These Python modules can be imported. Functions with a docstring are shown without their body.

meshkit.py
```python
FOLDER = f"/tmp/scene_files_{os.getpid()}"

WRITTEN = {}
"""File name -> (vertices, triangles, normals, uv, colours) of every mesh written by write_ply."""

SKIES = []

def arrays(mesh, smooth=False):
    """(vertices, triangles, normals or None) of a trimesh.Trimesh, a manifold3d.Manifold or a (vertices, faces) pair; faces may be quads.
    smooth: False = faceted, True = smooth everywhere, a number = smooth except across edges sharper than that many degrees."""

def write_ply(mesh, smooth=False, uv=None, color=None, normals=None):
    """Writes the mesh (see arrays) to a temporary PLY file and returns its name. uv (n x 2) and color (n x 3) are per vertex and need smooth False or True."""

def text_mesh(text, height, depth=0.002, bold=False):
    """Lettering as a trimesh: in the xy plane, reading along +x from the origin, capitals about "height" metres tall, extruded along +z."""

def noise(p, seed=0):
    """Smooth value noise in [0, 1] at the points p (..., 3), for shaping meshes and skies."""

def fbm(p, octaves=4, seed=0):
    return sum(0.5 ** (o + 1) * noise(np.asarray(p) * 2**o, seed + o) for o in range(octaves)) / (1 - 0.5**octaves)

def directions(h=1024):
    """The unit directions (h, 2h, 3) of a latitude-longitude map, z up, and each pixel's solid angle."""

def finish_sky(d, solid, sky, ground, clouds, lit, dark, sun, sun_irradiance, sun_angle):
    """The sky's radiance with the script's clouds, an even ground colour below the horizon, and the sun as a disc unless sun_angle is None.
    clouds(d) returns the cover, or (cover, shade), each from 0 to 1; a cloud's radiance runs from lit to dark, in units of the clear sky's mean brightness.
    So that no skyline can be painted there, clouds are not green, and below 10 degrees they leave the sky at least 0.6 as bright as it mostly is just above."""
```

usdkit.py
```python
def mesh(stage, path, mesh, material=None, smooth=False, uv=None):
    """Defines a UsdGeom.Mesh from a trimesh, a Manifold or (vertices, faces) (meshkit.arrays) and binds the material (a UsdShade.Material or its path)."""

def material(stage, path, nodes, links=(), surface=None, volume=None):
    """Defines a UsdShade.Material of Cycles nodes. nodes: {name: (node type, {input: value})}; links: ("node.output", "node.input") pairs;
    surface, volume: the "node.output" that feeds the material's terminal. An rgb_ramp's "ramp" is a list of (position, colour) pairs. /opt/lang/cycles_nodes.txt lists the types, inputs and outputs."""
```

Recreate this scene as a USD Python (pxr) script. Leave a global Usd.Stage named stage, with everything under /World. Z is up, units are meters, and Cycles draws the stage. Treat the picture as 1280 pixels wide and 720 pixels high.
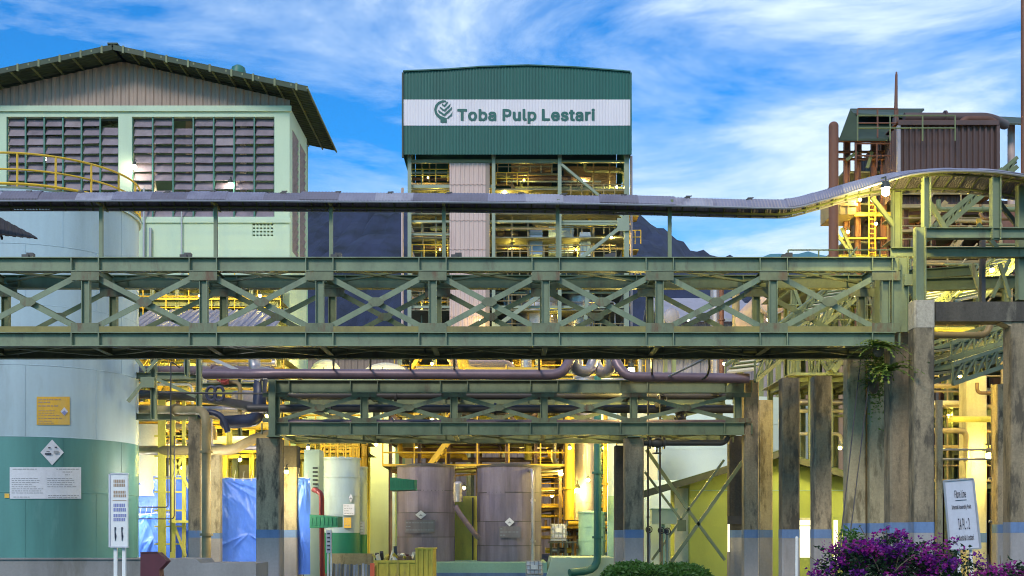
import math, random
import numpy as np, trimesh, usdkit, meshkit
from shapely.geometry import Polygon
from pxr import Usd, UsdGeom, UsdLux, UsdShade, Gf, Sdf

random.seed(7)
RNG = np.random.default_rng(11)
stage = Usd.Stage.CreateInMemory()
UsdGeom.SetStageUpAxis(stage, 'Z')
UsdGeom.Xform.Define(stage, '/World')

# ------------------------------------------------------------------ camera
F, HZ, EYE = 1470.0, 667.0, 1.6          # focal length and horizon in 1280-wide pixels, eye height
cam = UsdGeom.Camera.Define(stage, '/World/camera')
cam.CreateHorizontalApertureAttr(36.0)
cam.CreateFocalLengthAttr(36.0 * F / 1280)
cam.CreateVerticalApertureOffsetAttr((HZ - 360) / 1280 * 36)
cam.CreateClippingRangeAttr((0.1, 60000.0))
cx = UsdGeom.Xformable(cam)
cx.AddTranslateOp().Set((0, 0, EYE))
cx.AddRotateXOp().Set(90)
cam.CreateExposureAttr(0.68)

# ------------------------------------------------------------------ sky and low soft sun (veiled, behind the camera)
EL = math.radians(36)
SD = np.array([-0.42, -0.90, 0.0]); SD = SD / np.linalg.norm(SD) * math.cos(EL); SD[2] = math.sin(EL)
sky_nodes = {
    'tc': ('texture_coordinate', {}),
    'sky': ('sky_texture', {'sky_type': 'single_scattering', 'sun_disc': False, 'sun_elevation': EL, 'sun_rotation': math.atan2(SD[0], SD[1]), 'aerosol_density': 0.25, 'ozone_density': 3.0}),
    'hs': ('hsv', {'saturation': 1.35, 'value': 1.0}),
    'tint': ('mix', {'mix_type': 'multiply', 'fac': 1.0, 'color2': (0.25, 1.06, 1.33)}),
    'map': ('mapping', {'scale': (1.15, 1.0, 3.6), 'location': (0.35, 0.0, 0.62), 'rotation': (0.0, 0.16, 0.0)}),
    'n': ('noise_texture', {'scale': 2.9, 'detail': 12.0, 'roughness': 0.62, 'distortion': 0.45}),
    'sx': ('separate_xyz', {}),
    'bx': ('math', {'math_type': 'multiply_add', 'value2': 0.15, 'value3': 0.012}),
    'ad': ('math', {'math_type': 'add'}),
    'r': ('rgb_ramp', {'ramp': [(0.43, (0, 0, 0)), (0.55, (0.38, 0.38, 0.38)), (0.67, (1, 1, 1))]}),
    'mx': ('mix', {'color2': (5.6, 6.8, 8.0)}),
    'bg': ('background_shader', {'strength': 0.098})}
sky_links = [('sky.color', 'hs.color'), ('hs.color', 'tint.color1'), ('tc.generated', 'map.vector'), ('map.vector', 'n.vector'),
             ('tc.generated', 'sx.vector'), ('sx.x', 'bx.value1'), ('n.fac', 'ad.value1'), ('bx.value', 'ad.value2'),
             ('ad.value', 'r.fac'), ('r.color', 'mx.fac'), ('tint.color', 'mx.color1'), ('mx.color', 'bg.color')]
sky_mat = usdkit.material(stage, '/World/Looks/sky_air', sky_nodes, sky_links, surface='bg.background')
dome = UsdLux.DomeLight.Define(stage, '/World/sky')
UsdShade.MaterialBindingAPI.Apply(dome.GetPrim()).Bind(sky_mat)
sun = UsdLux.DistantLight.Define(stage, '/World/sun')
sun.CreateNormalizeAttr(True)
sun.CreateIntensityAttr(0.40)
sun.CreateAngleAttr(16.0)
sun.CreateColorAttr(Gf.Vec3f(1, 0.88, 0.72))
sun.AddTransformOp().Set(Gf.Matrix4d().SetRotate(Gf.Rotation(Gf.Vec3d(0, 0, 1), Gf.Vec3d(*map(float, SD)))))

# ------------------------------------------------------------------ placing: a photograph pixel and a distance give a point of the plant
def X(u, Y): return (u - 640.0) * Y / F
def Z(v, Y): return EYE + (HZ - v) * Y / F
def P(u, v, Y): return np.array([X(u, Y), Y, Z(v, Y)])

# ------------------------------------------------------------------ materials
M = {}
def paint(name, c, r=0.55, var=0.22, sc=1.2, stretch=0.18, metal=0.0, stain=None, stain_at=(0.55, 0.72), stain_sc=0.9, bump=0.0, bsc=30.0, fine=0.12):
    """Painted or bare surface: streaky tone variation, fine speckle and an optional stain colour in patches."""
    c = np.array(c, float)
    nodes = {'g': ('geometry', {}), 'm': ('mapping', {'scale': (sc, sc, sc * stretch)}),
             'n': ('noise_texture', {'scale': 1.0, 'detail': 6.0, 'roughness': 0.62}),
             'r': ('rgb_ramp', {'ramp': [(0.30, tuple(c * (1 - var))), (0.52, tuple(c)), (0.72, tuple(np.minimum(c * (1 + var * 0.6), 0.92)))]}),
             'f': ('noise_texture', {'scale': 14.0, 'detail': 3.0, 'roughness': 0.7}),
             'fr': ('rgb_ramp', {'ramp': [(0.3, (1 - fine,) * 3), (0.7, (1, 1, 1))]}),
             'x': ('mix', {'mix_type': 'multiply', 'fac': 1.0}),
             'p': ('principled_bsdf', {'roughness': r, 'metallic': metal})}
    links = [('g.position', 'm.vector'), ('m.vector', 'n.vector'), ('n.fac', 'r.fac'), ('g.position', 'f.vector'), ('f.fac', 'fr.fac'), ('r.color', 'x.color1'), ('fr.color', 'x.color2')]
    out = 'x.color'
    if stain is not None:
        nodes['m2'] = ('mapping', {'scale': (stain_sc, stain_sc, stain_sc * 0.3), 'location': (3.1, 1.7, 0.4)})
        nodes['n2'] = ('noise_texture', {'scale': 1.0, 'detail': 8.0, 'roughness': 0.68})
        nodes['r2'] = ('rgb_ramp', {'ramp': [(stain_at[0], (0, 0, 0)), (stain_at[1], (1, 1, 1))]})
        nodes['y'] = ('mix', {'color2': tuple(stain)})
        links += [('g.position', 'm2.vector'), ('m2.vector', 'n2.vector'), ('n2.fac', 'r2.fac'), ('r2.color', 'y.fac'), ('x.color', 'y.color1')]
        out = 'y.color'
    links.append((out, 'p.base_color'))
    if bump:
        nodes['bn'] = ('noise_texture', {'scale': bsc, 'detail': 5.0, 'roughness': 0.65})
        nodes['b'] = ('bump', {'strength': bump, 'distance': 0.02})
        links += [('g.position', 'bn.vector'), ('bn.fac', 'b.height'), ('b.normal', 'p.normal')]
    M[name] = usdkit.material(stage, '/World/Looks/' + name, nodes, links, surface='p.BSDF')

def glow(name, c, s):
    M[name] = usdkit.material(stage, '/World/Looks/' + name, {'e': ('emission', {'color': c, 'strength': s})}, [], surface='e.emission')

def leafmat(name, c1, c2, tr=0.3):
    nodes = {'g': ('geometry', {}), 'r': ('rgb_ramp', {'ramp': [(0.0, c1), (1.0, c2)]}),
             'd': ('principled_bsdf', {'roughness': 0.5}), 't': ('translucent_bsdf', {}), 'x': ('mix_closure', {'fac': tr})}
    M[name] = usdkit.material(stage, '/World/Looks/' + name, nodes,
        [('g.random_per_island', 'r.fac'), ('r.color', 'd.base_color'), ('r.color', 't.color'), ('d.BSDF', 'x.closure1'), ('t.BSDF', 'x.closure2')], surface='x.closure')

paint('steel_green', (0.18, 0.22, 0.13), r=0.5, var=0.28, sc=2.0, stretch=0.5, stain=(0.10, 0.08, 0.05), stain_at=(0.56, 0.74), stain_sc=2.2)
paint('steel_green_worn', (0.15, 0.17, 0.095), r=0.6, var=0.35, sc=2.5, stretch=0.7, stain=(0.13, 0.07, 0.035), stain_at=(0.50, 0.66), stain_sc=4.0)
paint('steel_green_old', (0.16, 0.19, 0.09), r=0.55, var=0.3, sc=2.0, stretch=0.5, stain=(0.09, 0.06, 0.035), stain_at=(0.55, 0.78), stain_sc=1.6)
paint('steel_pale', (0.27, 0.31, 0.22), r=0.5, var=0.15, sc=0.6, stretch=0.5)
paint('steel_dark', (0.05, 0.06, 0.05), r=0.6, var=0.3, sc=1.5)
paint('toe_board', (0.24, 0.20, 0.055), r=0.6, var=0.3, sc=1.4, stretch=1, stain=(0.09, 0.07, 0.04), stain_at=(0.5, 0.75))
paint('grating', (0.19, 0.19, 0.12), r=0.7, var=0.3, sc=1.5, stretch=1)
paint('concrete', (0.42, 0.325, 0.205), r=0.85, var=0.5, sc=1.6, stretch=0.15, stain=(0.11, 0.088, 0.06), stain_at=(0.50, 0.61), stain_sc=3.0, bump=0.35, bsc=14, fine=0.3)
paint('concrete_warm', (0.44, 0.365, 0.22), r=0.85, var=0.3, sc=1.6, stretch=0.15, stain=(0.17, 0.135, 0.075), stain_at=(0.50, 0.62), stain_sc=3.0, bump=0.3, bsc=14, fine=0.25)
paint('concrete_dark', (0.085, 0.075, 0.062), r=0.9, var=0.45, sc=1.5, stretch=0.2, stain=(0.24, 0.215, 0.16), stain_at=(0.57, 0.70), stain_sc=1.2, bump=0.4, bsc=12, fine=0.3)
paint('concrete_wall', (0.24, 0.235, 0.235), r=0.85, var=0.25, sc=0.8, stretch=0.3, stain=(0.13, 0.12, 0.10), bump=0.2, bsc=10)
paint('base_paint', (0.32, 0.295, 0.29), r=0.7, var=0.2, sc=1.6, stretch=0.3, stain=(0.17, 0.15, 0.14), stain_at=(0.58, 0.75), bump=0.15, bsc=14)
paint('band_blue', (0.13, 0.21, 0.38), r=0.6, var=0.25, sc=2, stain=(0.2, 0.2, 0.24), stain_at=(0.62, 0.75), stain_sc=4)
paint('tank_blue', (0.37, 0.48, 0.54), r=0.5, var=0.20, sc=0.9, stretch=0.10, stain=(0.27, 0.33, 0.35), stain_at=(0.56, 0.80), stain_sc=1.1, fine=0.05)
paint('tank_teal', (0.075, 0.225, 0.21), r=0.5, var=0.25, sc=1.0, stretch=0.10, stain=(0.14, 0.30, 0.28), stain_at=(0.58, 0.85), stain_sc=1.6, fine=0.05)
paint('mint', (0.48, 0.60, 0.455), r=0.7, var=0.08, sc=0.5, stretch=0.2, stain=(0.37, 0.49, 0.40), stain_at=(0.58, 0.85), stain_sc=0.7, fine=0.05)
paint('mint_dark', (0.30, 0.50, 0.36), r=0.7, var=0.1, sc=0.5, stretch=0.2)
paint('door_green', (0.012, 0.18, 0.10), r=0.5, var=0.15)
paint('gable_tan', (0.34, 0.245, 0.20), r=0.6, var=0.16, sc=0.9, stretch=0.12)
paint('roof_green', (0.032, 0.055, 0.030), r=0.65, var=0.35, sc=1.0, stretch=1, stain=(0.09, 0.085, 0.05), stain_at=(0.55, 0.75))
paint('slat_mauve', (0.215, 0.175, 0.215), r=0.55, var=0.32, sc=1.5, stretch=1.0)
paint('dark_void', (0.03, 0.028, 0.025), r=0.9, var=0.2)
paint('sign_green', (0.008, 0.100, 0.080), r=0.5, var=0.22, sc=0.30, stretch=0.12, stain=(0.03, 0.12, 0.10), stain_at=(0.55, 0.8), stain_sc=0.2)
paint('sign_white', (0.74, 0.67, 0.71), r=0.5, var=0.09, sc=0.3, stretch=0.3)
paint('sign_letter', (0.008, 0.105, 0.088), r=0.5, var=0.05)
paint('clad_pink', (0.60, 0.43, 0.38), r=0.5, var=0.16, sc=0.35, stretch=0.08, stain=(0.42, 0.27, 0.25), stain_at=(0.5, 0.8))
paint('clad_brown', (0.30, 0.225, 0.18), r=0.6, var=0.2, sc=0.3, stretch=0.3)
for _n, _c in (('roof_purple', (0.235, 0.22, 0.285)), ('roof_purple_worn', (0.17, 0.15, 0.185)), ('roof_purple_pale', (0.33, 0.31, 0.365))): paint(_n, _c, r=0.5, var=0.2, sc=0.9, stretch=1, stain=(0.12, 0.105, 0.14), stain_at=(0.55, 0.75))
paint('clad_purple', (0.18, 0.15, 0.205), r=0.62, var=0.48, sc=2.6, stretch=0.1, stain=(0.12, 0.10, 0.11), stain_at=(0.5, 0.8), stain_sc=1.1)
paint('clad_steel', (0.42, 0.36, 0.38), r=0.35, var=0.25, sc=1.4, stretch=0.15, metal=0.6)
paint('clad_grey', (0.33, 0.30, 0.34), r=0.5, var=0.18, sc=0.4, stretch=0.2, stain=(0.22, 0.18, 0.18), stain_at=(0.52, 0.8))
paint('pipe_purple', (0.20, 0.14, 0.165), r=0.4, var=0.25, sc=1.2, stretch=1, metal=0.3)
paint('pipe_dark', (0.055, 0.05, 0.052), r=0.5, var=0.3, sc=1.2, stretch=1)
paint('pipe_navy', (0.03, 0.035, 0.075), r=0.45, var=0.2)
paint('pipe_rust', (0.17, 0.10, 0.05), r=0.7, var=0.35, sc=1.5, stretch=1)
paint('pipe_tan', (0.33, 0.25, 0.12), r=0.55, var=0.25, sc=1.5, stretch=1)
paint('pipe_teal', (0.03, 0.16, 0.13), r=0.5, var=0.2)
paint('pipe_silver', (0.46, 0.41, 0.41), r=0.38, var=0.3, sc=2.5, stretch=1, metal=0.7)
paint('pipe_red', (0.35, 0.04, 0.035), r=0.5, var=0.2)
paint('yellow', (0.72, 0.44, 0.03), r=0.5, var=0.2, sc=2, stretch=1, stain=(0.30, 0.17, 0.05), stain_at=(0.6, 0.8), stain_sc=3)
paint('canopy_brown', (0.035, 0.026, 0.024), r=0.95, var=0.3)
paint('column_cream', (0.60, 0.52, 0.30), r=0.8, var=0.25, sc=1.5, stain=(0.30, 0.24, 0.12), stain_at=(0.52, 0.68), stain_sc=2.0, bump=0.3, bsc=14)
paint('yellow_steel', (0.66, 0.58, 0.10), r=0.55, var=0.2, sc=1.4, stretch=0.4, stain=(0.30, 0.24, 0.07), stain_at=(0.55, 0.8), stain_sc=2)
paint('cream', (0.72, 0.66, 0.50), r=0.6, var=0.12, sc=0.8, stretch=0.2)
paint('bin_brown', (0.095, 0.055, 0.052), r=0.55, var=0.25, sc=0.8, stretch=0.12)
paint('stack_rust', (0.16, 0.065, 0.04), r=0.65, var=0.35, sc=0.9, stretch=0.2)
paint('duct_blue', (0.30, 0.40, 0.56), r=0.5, var=0.12, sc=0.5)
paint('house_lime', (0.34, 0.41, 0.095), r=0.75, var=0.10, sc=0.6, stretch=0.3, stain=(0.22, 0.29, 0.06), stain_at=(0.55, 0.85), fine=0.05)
paint('house_white', (0.72, 0.72, 0.56), r=0.7, var=0.08)
paint('wall_skyblue', (0.46, 0.60, 0.70), r=0.6, var=0.08, sc=0.4, stretch=0.3, fine=0.04)
paint('tarp', (0.085, 0.21, 0.82), r=0.36, var=0.18, sc=1.3, stretch=0.6, fine=0.05)
paint('white_paint', (0.72, 0.72, 0.72), r=0.5, var=0.08, sc=2)
paint('sign_grey', (0.52, 0.53, 0.60), r=0.5, var=0.08, sc=3)
paint('ink_dark', (0.03, 0.035, 0.06), r=0.6, var=0.1)
paint('ink_grey', (0.30, 0.31, 0.34), r=0.6, var=0.1)
paint('ink_brown', (0.42, 0.29, 0.20), r=0.6, var=0.2)
paint('ink_blue', (0.24, 0.26, 0.50), r=0.6, var=0.2)
paint('placard_orange', (0.72, 0.42, 0.05), r=0.5, var=0.15, sc=2, stain=(0.62, 0.42, 0.14))
paint('placard_white', (0.66, 0.66, 0.72), r=0.5, var=0.08, sc=2)
paint('maroon', (0.085, 0.010, 0.022), r=0.5, var=0.2, sc=2)
paint('skip_yellow', (0.55, 0.42, 0.035), r=0.55, var=0.28, sc=2.2, stretch=0.4, stain=(0.24, 0.15, 0.04), stain_at=(0.54, 0.74), stain_sc=3)
paint('red_orange', (0.65, 0.10, 0.03), r=0.5, var=0.2)
paint('junk', (0.22, 0.17, 0.16), r=0.8, var=0.6, sc=6, stretch=1, stain=(0.55, 0.5, 0.42), stain_at=(0.55, 0.65), stain_sc=5)
paint('ibc_white', (0.66, 0.68, 0.74), r=0.35, var=0.1, sc=3)
paint('galv', (0.38, 0.38, 0.40), r=0.45, var=0.2, metal=0.5)
paint('asphalt', (0.055, 0.054, 0.052), r=0.9, var=0.3, sc=0.4, stretch=1, bump=0.3, bsc=20)
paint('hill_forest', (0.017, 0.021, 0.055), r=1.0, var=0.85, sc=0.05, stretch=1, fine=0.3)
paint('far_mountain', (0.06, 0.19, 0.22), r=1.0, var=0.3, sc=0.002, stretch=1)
paint('trunk', (0.12, 0.09, 0.06), r=0.9, var=0.3, sc=6)
leafmat('hedge_leaf', (0.05, 0.12, 0.015), (0.19, 0.29, 0.045))
leafmat('dark_leaf', (0.012, 0.035, 0.010), (0.05, 0.10, 0.025))
leafmat('fern_leaf', (0.10, 0.16, 0.02), (0.30, 0.34, 0.06))
leafmat('bract', (0.30, 0.010, 0.22), (0.62, 0.025, 0.30), 0.35)
leafmat('bract_purple', (0.16, 0.010, 0.22), (0.38, 0.03, 0.36), 0.35)
LAMP = (1.0, 0.78, 0.16)
glow('lamp_yellow', (1.0, 0.74, 0.13), 860.0)
glow('lamp_strong', (1.0, 0.78, 0.20), 700.0)
glow('lamp_white', (1.0, 0.90, 0.62), 130.0)
glow('lamp_work', (1.0, 0.95, 0.80), 300.0)
glow('lit_window', (1.0, 0.93, 0.55), 1.6)

# ------------------------------------------------------------------ mesh builder
class MB:
    def __init__(s): s.v, s.f, s.n = [], [], 0
    def add(s, v, f):
        v = np.asarray(v, float); f = np.asarray(f, int)
        if f.shape[1] == 4: f = np.vstack([f[:, [0, 1, 2]], f[:, [0, 2, 3]]])
        s.v.append(v); s.f.append(f + s.n); s.n += len(v); return s
    def hexa(s, c):
        return s.add(c, [[0, 3, 2, 1], [4, 5, 6, 7], [0, 1, 5, 4], [1, 2, 6, 5], [2, 3, 7, 6], [3, 0, 4, 7]])
    def box(s, x0, x1, y0, y1, z0, z1):
        return s.hexa([[x0, y0, z0], [x1, y0, z0], [x1, y1, z0], [x0, y1, z0], [x0, y0, z1], [x1, y0, z1], [x1, y1, z1], [x0, y1, z1]])
    def bar(s, p, q, w, h, up=(0, 0, 1), off=0.0):
        p, q = np.asarray(p, float), np.asarray(q, float)
        d = (q - p) / (np.linalg.norm(q - p) + 1e-9); up = np.asarray(up, float)
        if abs(d @ up) > 0.97: up = np.array([0, 1.0, 0])
        a = np.cross(d, up); a /= np.linalg.norm(a); b = np.cross(a, d)
        p = p + b * off; q = q + b * off
        c = [p - a * w / 2 - b * h / 2, p + a * w / 2 - b * h / 2, q + a * w / 2 - b * h / 2, q - a * w / 2 - b * h / 2,
             p - a * w / 2 + b * h / 2, p + a * w / 2 + b * h / 2, q + a * w / 2 + b * h / 2, q - a * w / 2 + b * h / 2]
        return s.hexa(c)
    def ibeam(s, p, q, w, h, t=0.02, up=(0, 0, 1)):
        s.bar(p, q, t, h - 2 * t, up); s.bar(p, q, w, t, up, h / 2 - t / 2); return s.bar(p, q, w, t, up, -h / 2 + t / 2)
    def tube(s, pts, r, n=10, caps=True):
        p = np.asarray(pts, float)
        if len(p) < 2: return s
        t = np.gradient(p, axis=0); t /= np.linalg.norm(t, axis=1, keepdims=True) + 1e-12
        a0 = np.cross(t[0], [0, 0, 1.0] if abs(t[0][2]) < 0.9 else [1.0, 0, 0]); a0 /= np.linalg.norm(a0)
        rings, rr = [], np.broadcast_to(r, (len(p),)); ang = np.arange(n) * 2 * np.pi / n
        for i in range(len(p)):
            a0 = a0 - t[i] * (a0 @ t[i]); a0 /= np.linalg.norm(a0); b = np.cross(t[i], a0)
            rings.append(p[i] + rr[i] * (np.cos(ang)[:, None] * a0 + np.sin(ang)[:, None] * b))
        v = np.vstack(rings); i, j = np.meshgrid(np.arange(len(p) - 1), np.arange(n), indexing='ij')
        q = np.stack([i * n + j, i * n + (j + 1) % n, (i + 1) * n + (j + 1) % n, (i + 1) * n + j], -1).reshape(-1, 4)
        f = np.vstack([q[:, [0, 1, 2]], q[:, [0, 2, 3]]])
        if caps:
            m = len(v); v = np.vstack([v, p[0], p[-1]]); k = np.arange(n); e = (len(p) - 1) * n
            f = np.vstack([f, np.stack([np.full(n, m), (k + 1) % n, k], 1), np.stack([np.full(n, m + 1), e + k, e + (k + 1) % n], 1)])
        return s.add(v, f)
    def lathe(s, prof, cx, cy, n=32, a0=0.0, a1=2 * math.pi):
        prof = np.asarray(prof, float); full = abs(a1 - a0 - 2 * math.pi) < 1e-6
        k = n if full else n + 1; ang = a0 + (a1 - a0) * np.arange(k) / n
        v = np.stack([cx + prof[:, None, 0] * np.cos(ang), cy + prof[:, None, 0] * np.sin(ang), np.broadcast_to(prof[:, None, 1], (len(prof), k))], -1).reshape(-1, 3)
        i, j = np.meshgrid(np.arange(len(prof) - 1), np.arange(n), indexing='ij')
        q = np.stack([i * k + j, i * k + (j + 1) % k, (i + 1) * k + (j + 1) % k, (i + 1) * k + j], -1).reshape(-1, 4)
        return s.add(v, q)
    def prism(s, pts, y0, y1):
        """An outline in x, z pushed from y0 to y1."""
        g = pts if isinstance(pts, Polygon) else Polygon(pts)
        m = trimesh.creation.extrude_polygon(g, abs(y1 - y0), engine='earcut')
        v = np.array(m.vertices); v = np.stack([v[:, 0], max(y0, y1) - v[:, 2], v[:, 1]], 1)
        return s.add(v, m.faces)
    def sheet(s, o, du, dv, w, h, pitch, depth, top=None):
        """Corrugated sheet: origin, unit across, unit along the ribs; depth towards the normal du x dv. top(x) gives the far edge."""
        o, du, dv = (np.asarray(k, float) for k in (o, du, dv)); nn = np.cross(du, dv)
        k = max(2, int(round(w / pitch))); st = []
        for i in range(k):
            for fx, fd in ((0, 0), (0.30, 0), (0.45, 1), (0.85, 1)): st.append(((i + fx) * w / k, fd * depth))
        st.append((w, 0)); st = np.array(st)
        hh = np.array([top(x) for x in st[:, 0]]) if top else np.full(len(st), h)
        lo = o + st[:, :1] * du + st[:, 1:] * nn; hi = lo + hh[:, None] * dv
        m = len(st); i = np.arange(m - 1)
        return s.add(np.vstack([lo, hi]), np.stack([i, i + 1, m + i + 1, m + i], 1))
    def mesh(s): return np.vstack(s.v), np.vstack(s.f)

def bend(pts, r, k=5):
    """Rounds the corners of a polyline into elbows."""
    pts = [np.asarray(p, float) for p in pts]; out = [pts[0]]
    for a, b, c in zip(pts, pts[1:], pts[2:]):
        u, w = a - b, c - b; lu, lw = np.linalg.norm(u), np.linalg.norm(w); d = min(r, lu * 0.48, lw * 0.48)
        p0, p1 = b + u / lu * d, b + w / lw * d
        for t in np.linspace(0, 1, k): out.append((1 - t) ** 2 * p0 + 2 * t * (1 - t) * b + t * t * p1)
    out.append(pts[-1]); return out

# ------------------------------------------------------------------ things and parts
USED = set()
def free(path):
    if path not in USED: USED.add(path); return path
    k = 1
    while f'{path}_{k:03d}' in USED: k += 1
    path = f'{path}_{k:03d}'; USED.add(path); return path
def tag(prim, label=None, cat=None, group=None, kind=None):
    for k, v in (('label', label), ('category', cat), ('group', group), ('kind', kind)):
        if v: prim.SetCustomDataByKey(k, v)
class Thing:
    def __init__(s, name, label, cat, base=(0, 0, 0), group=None, kind=None):
        s.path = free('/World/' + name); s.base = np.asarray(base, float)
        x = UsdGeom.Xform.Define(stage, s.path); x.AddTranslateOp().Set(Gf.Vec3d(*map(float, s.base)))
        s.prim = x.GetPrim(); tag(s.prim, label, cat, group, kind)
    def part(s, name, mb, mat, smooth=False, parent=None, label=None, kind=None):
        path = free((parent or s.path) + '/' + name); v, f = mb.mesh() if isinstance(mb, MB) else mb
        m = usdkit.mesh(stage, path, (v - s.base, f), M[mat], smooth=smooth)
        tag(m.GetPrim(), label, None, None, kind); return path
def single(name, label, cat, mb, mat, smooth=False, group=None, kind=None):
    path = free('/World/' + name); v, f = mb.mesh() if isinstance(mb, MB) else mb
    m = usdkit.mesh(stage, path, (v, f), M[mat], smooth=smooth); tag(m.GetPrim(), label, cat, group, kind); return m
def copy_of(src, loc, label=None, rotz=0.0):
    was = src.prim.GetCustomData(); path = free(src.path.rstrip('0123456789').rstrip('_') if src.path[-4:-3] == '_' and src.path[-3:].isdigit() else src.path)
    x = UsdGeom.Xform.Define(stage, path); x.GetPrim().GetReferences().AddInternalReference(src.prim.GetPath())
    x.ClearXformOpOrder(); x.AddTranslateOp().Set(Gf.Vec3d(*map(float, loc)))
    if rotz: x.AddRotateZOp().Set(rotz)
    tag(x.GetPrim(), label or was.get('label'), was.get('category'), was.get('group')); x.GetPrim().SetInstanceable(True); return x.GetPrim()

def pipe(name, label, pts, r, mat, rb=None, n=12, flange=0.0, cat='pipe', group=None):
    pts = [np.asarray(p, float) for p in pts]; t = Thing(name, label, cat, pts[0], group)
    t.part('run', MB().tube(bend(pts, rb or r * 3) if len(pts) > 2 else pts, r, n), mat, smooth=50)
    if flange:
        for a, b in zip(pts, pts[1:]):
            L = np.linalg.norm(b - a); d = (b - a) / L; k = int(L / flange)
            for i in range(k):
                c = a + d * (i + 0.5) * L / k; t.part('flange', MB().tube([c - d * 0.04, c + d * 0.04], r * 1.45, n), mat, smooth=50)
    return t

def railing(mb, pts, h=1.05, gap=1.2, r=0.03, mid=2):
    pts = [np.asarray(p, float) for p in pts]; up = np.array([0, 0, 1.0])
    for k in range(mid): mb.tube([p + up * h * (mid - k) / mid for p in pts], r, 5)
    for i, (a, b) in enumerate(zip(pts, pts[1:])):
        L = np.linalg.norm(b - a); m = max(1, int(round(L / gap)))
        for j in range(m + (i == len(pts) - 2)):
            p = a + (b - a) * j / m; mb.tube([p, p + up * h], r, 5)
    return mb
# ================================================================== SETTING
g = MB(); g.add([[-5500, -500, 0], [5500, -500, 0], [5500, 3600, 0], [-5500, 3600, 0]], [[0, 1, 2, 3]])
single('ground', 'dark asphalt yard of the plant', None, g, 'asphalt', kind='structure')
def terrain(name, label, xs, hs, yc, half, mat, seed, rough, step):
    x = np.arange(xs[0], xs[-1] + step, step); y = np.linspace(yc - half, yc + half, 34)
    gx, gy = np.meshgrid(x, y); t = np.clip(1 - np.abs(gy - yc) / half, 0, 1)
    base = np.interp(gx, xs, hs) * (t ** 0.85)
    nz = meshkit.fbm(np.stack([gx, gy, gx * 0], -1) / rough, 5, seed) - 0.5
    fine = meshkit.fbm(np.stack([gx, gy, gx * 0], -1) / (rough * 0.06), 3, seed + 9) - 0.5
    z = base * (1 + nz * 0.30 * (0.25 + 3 * t * (1 - t))) + fine * rough * 0.10 * np.minimum(1, base / 40) - 2
    r, c = z.shape; i, j = np.meshgrid(np.arange(r - 1), np.arange(c - 1), indexing='ij')
    f = np.stack([i * c + j, i * c + j + 1, (i + 1) * c + j + 1, (i + 1) * c + j], -1).reshape(-1, 4)
    m = MB(); m.add(np.stack([gx, gy, z], -1).reshape(-1, 3), f)
    single(name, label, None, m, mat, smooth=False, kind='structure')
hp = [(-300, 150), (-60, 205), (200, 232), (330, 236), (383, 238), (430, 236), (500, 237), (560, 240), (640, 246), (720, 250), (780, 258), (815, 264), (840, 286), (868, 303), (892, 317), (935, 324), (1000, 334), (1080, 352), (1250, 400), (1420, 470)]
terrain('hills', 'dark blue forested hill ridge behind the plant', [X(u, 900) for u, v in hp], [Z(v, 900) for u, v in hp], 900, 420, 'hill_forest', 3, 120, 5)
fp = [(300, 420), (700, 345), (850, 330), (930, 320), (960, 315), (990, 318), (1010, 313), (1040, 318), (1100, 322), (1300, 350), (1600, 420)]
terrain('far_mountains', 'pale teal mountains on the horizon', [X(u, 2700) for u, v in fp], [Z(v, 2700) for u, v in fp], 2700, 900, 'far_mountain', 5, 350, 22)

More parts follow.
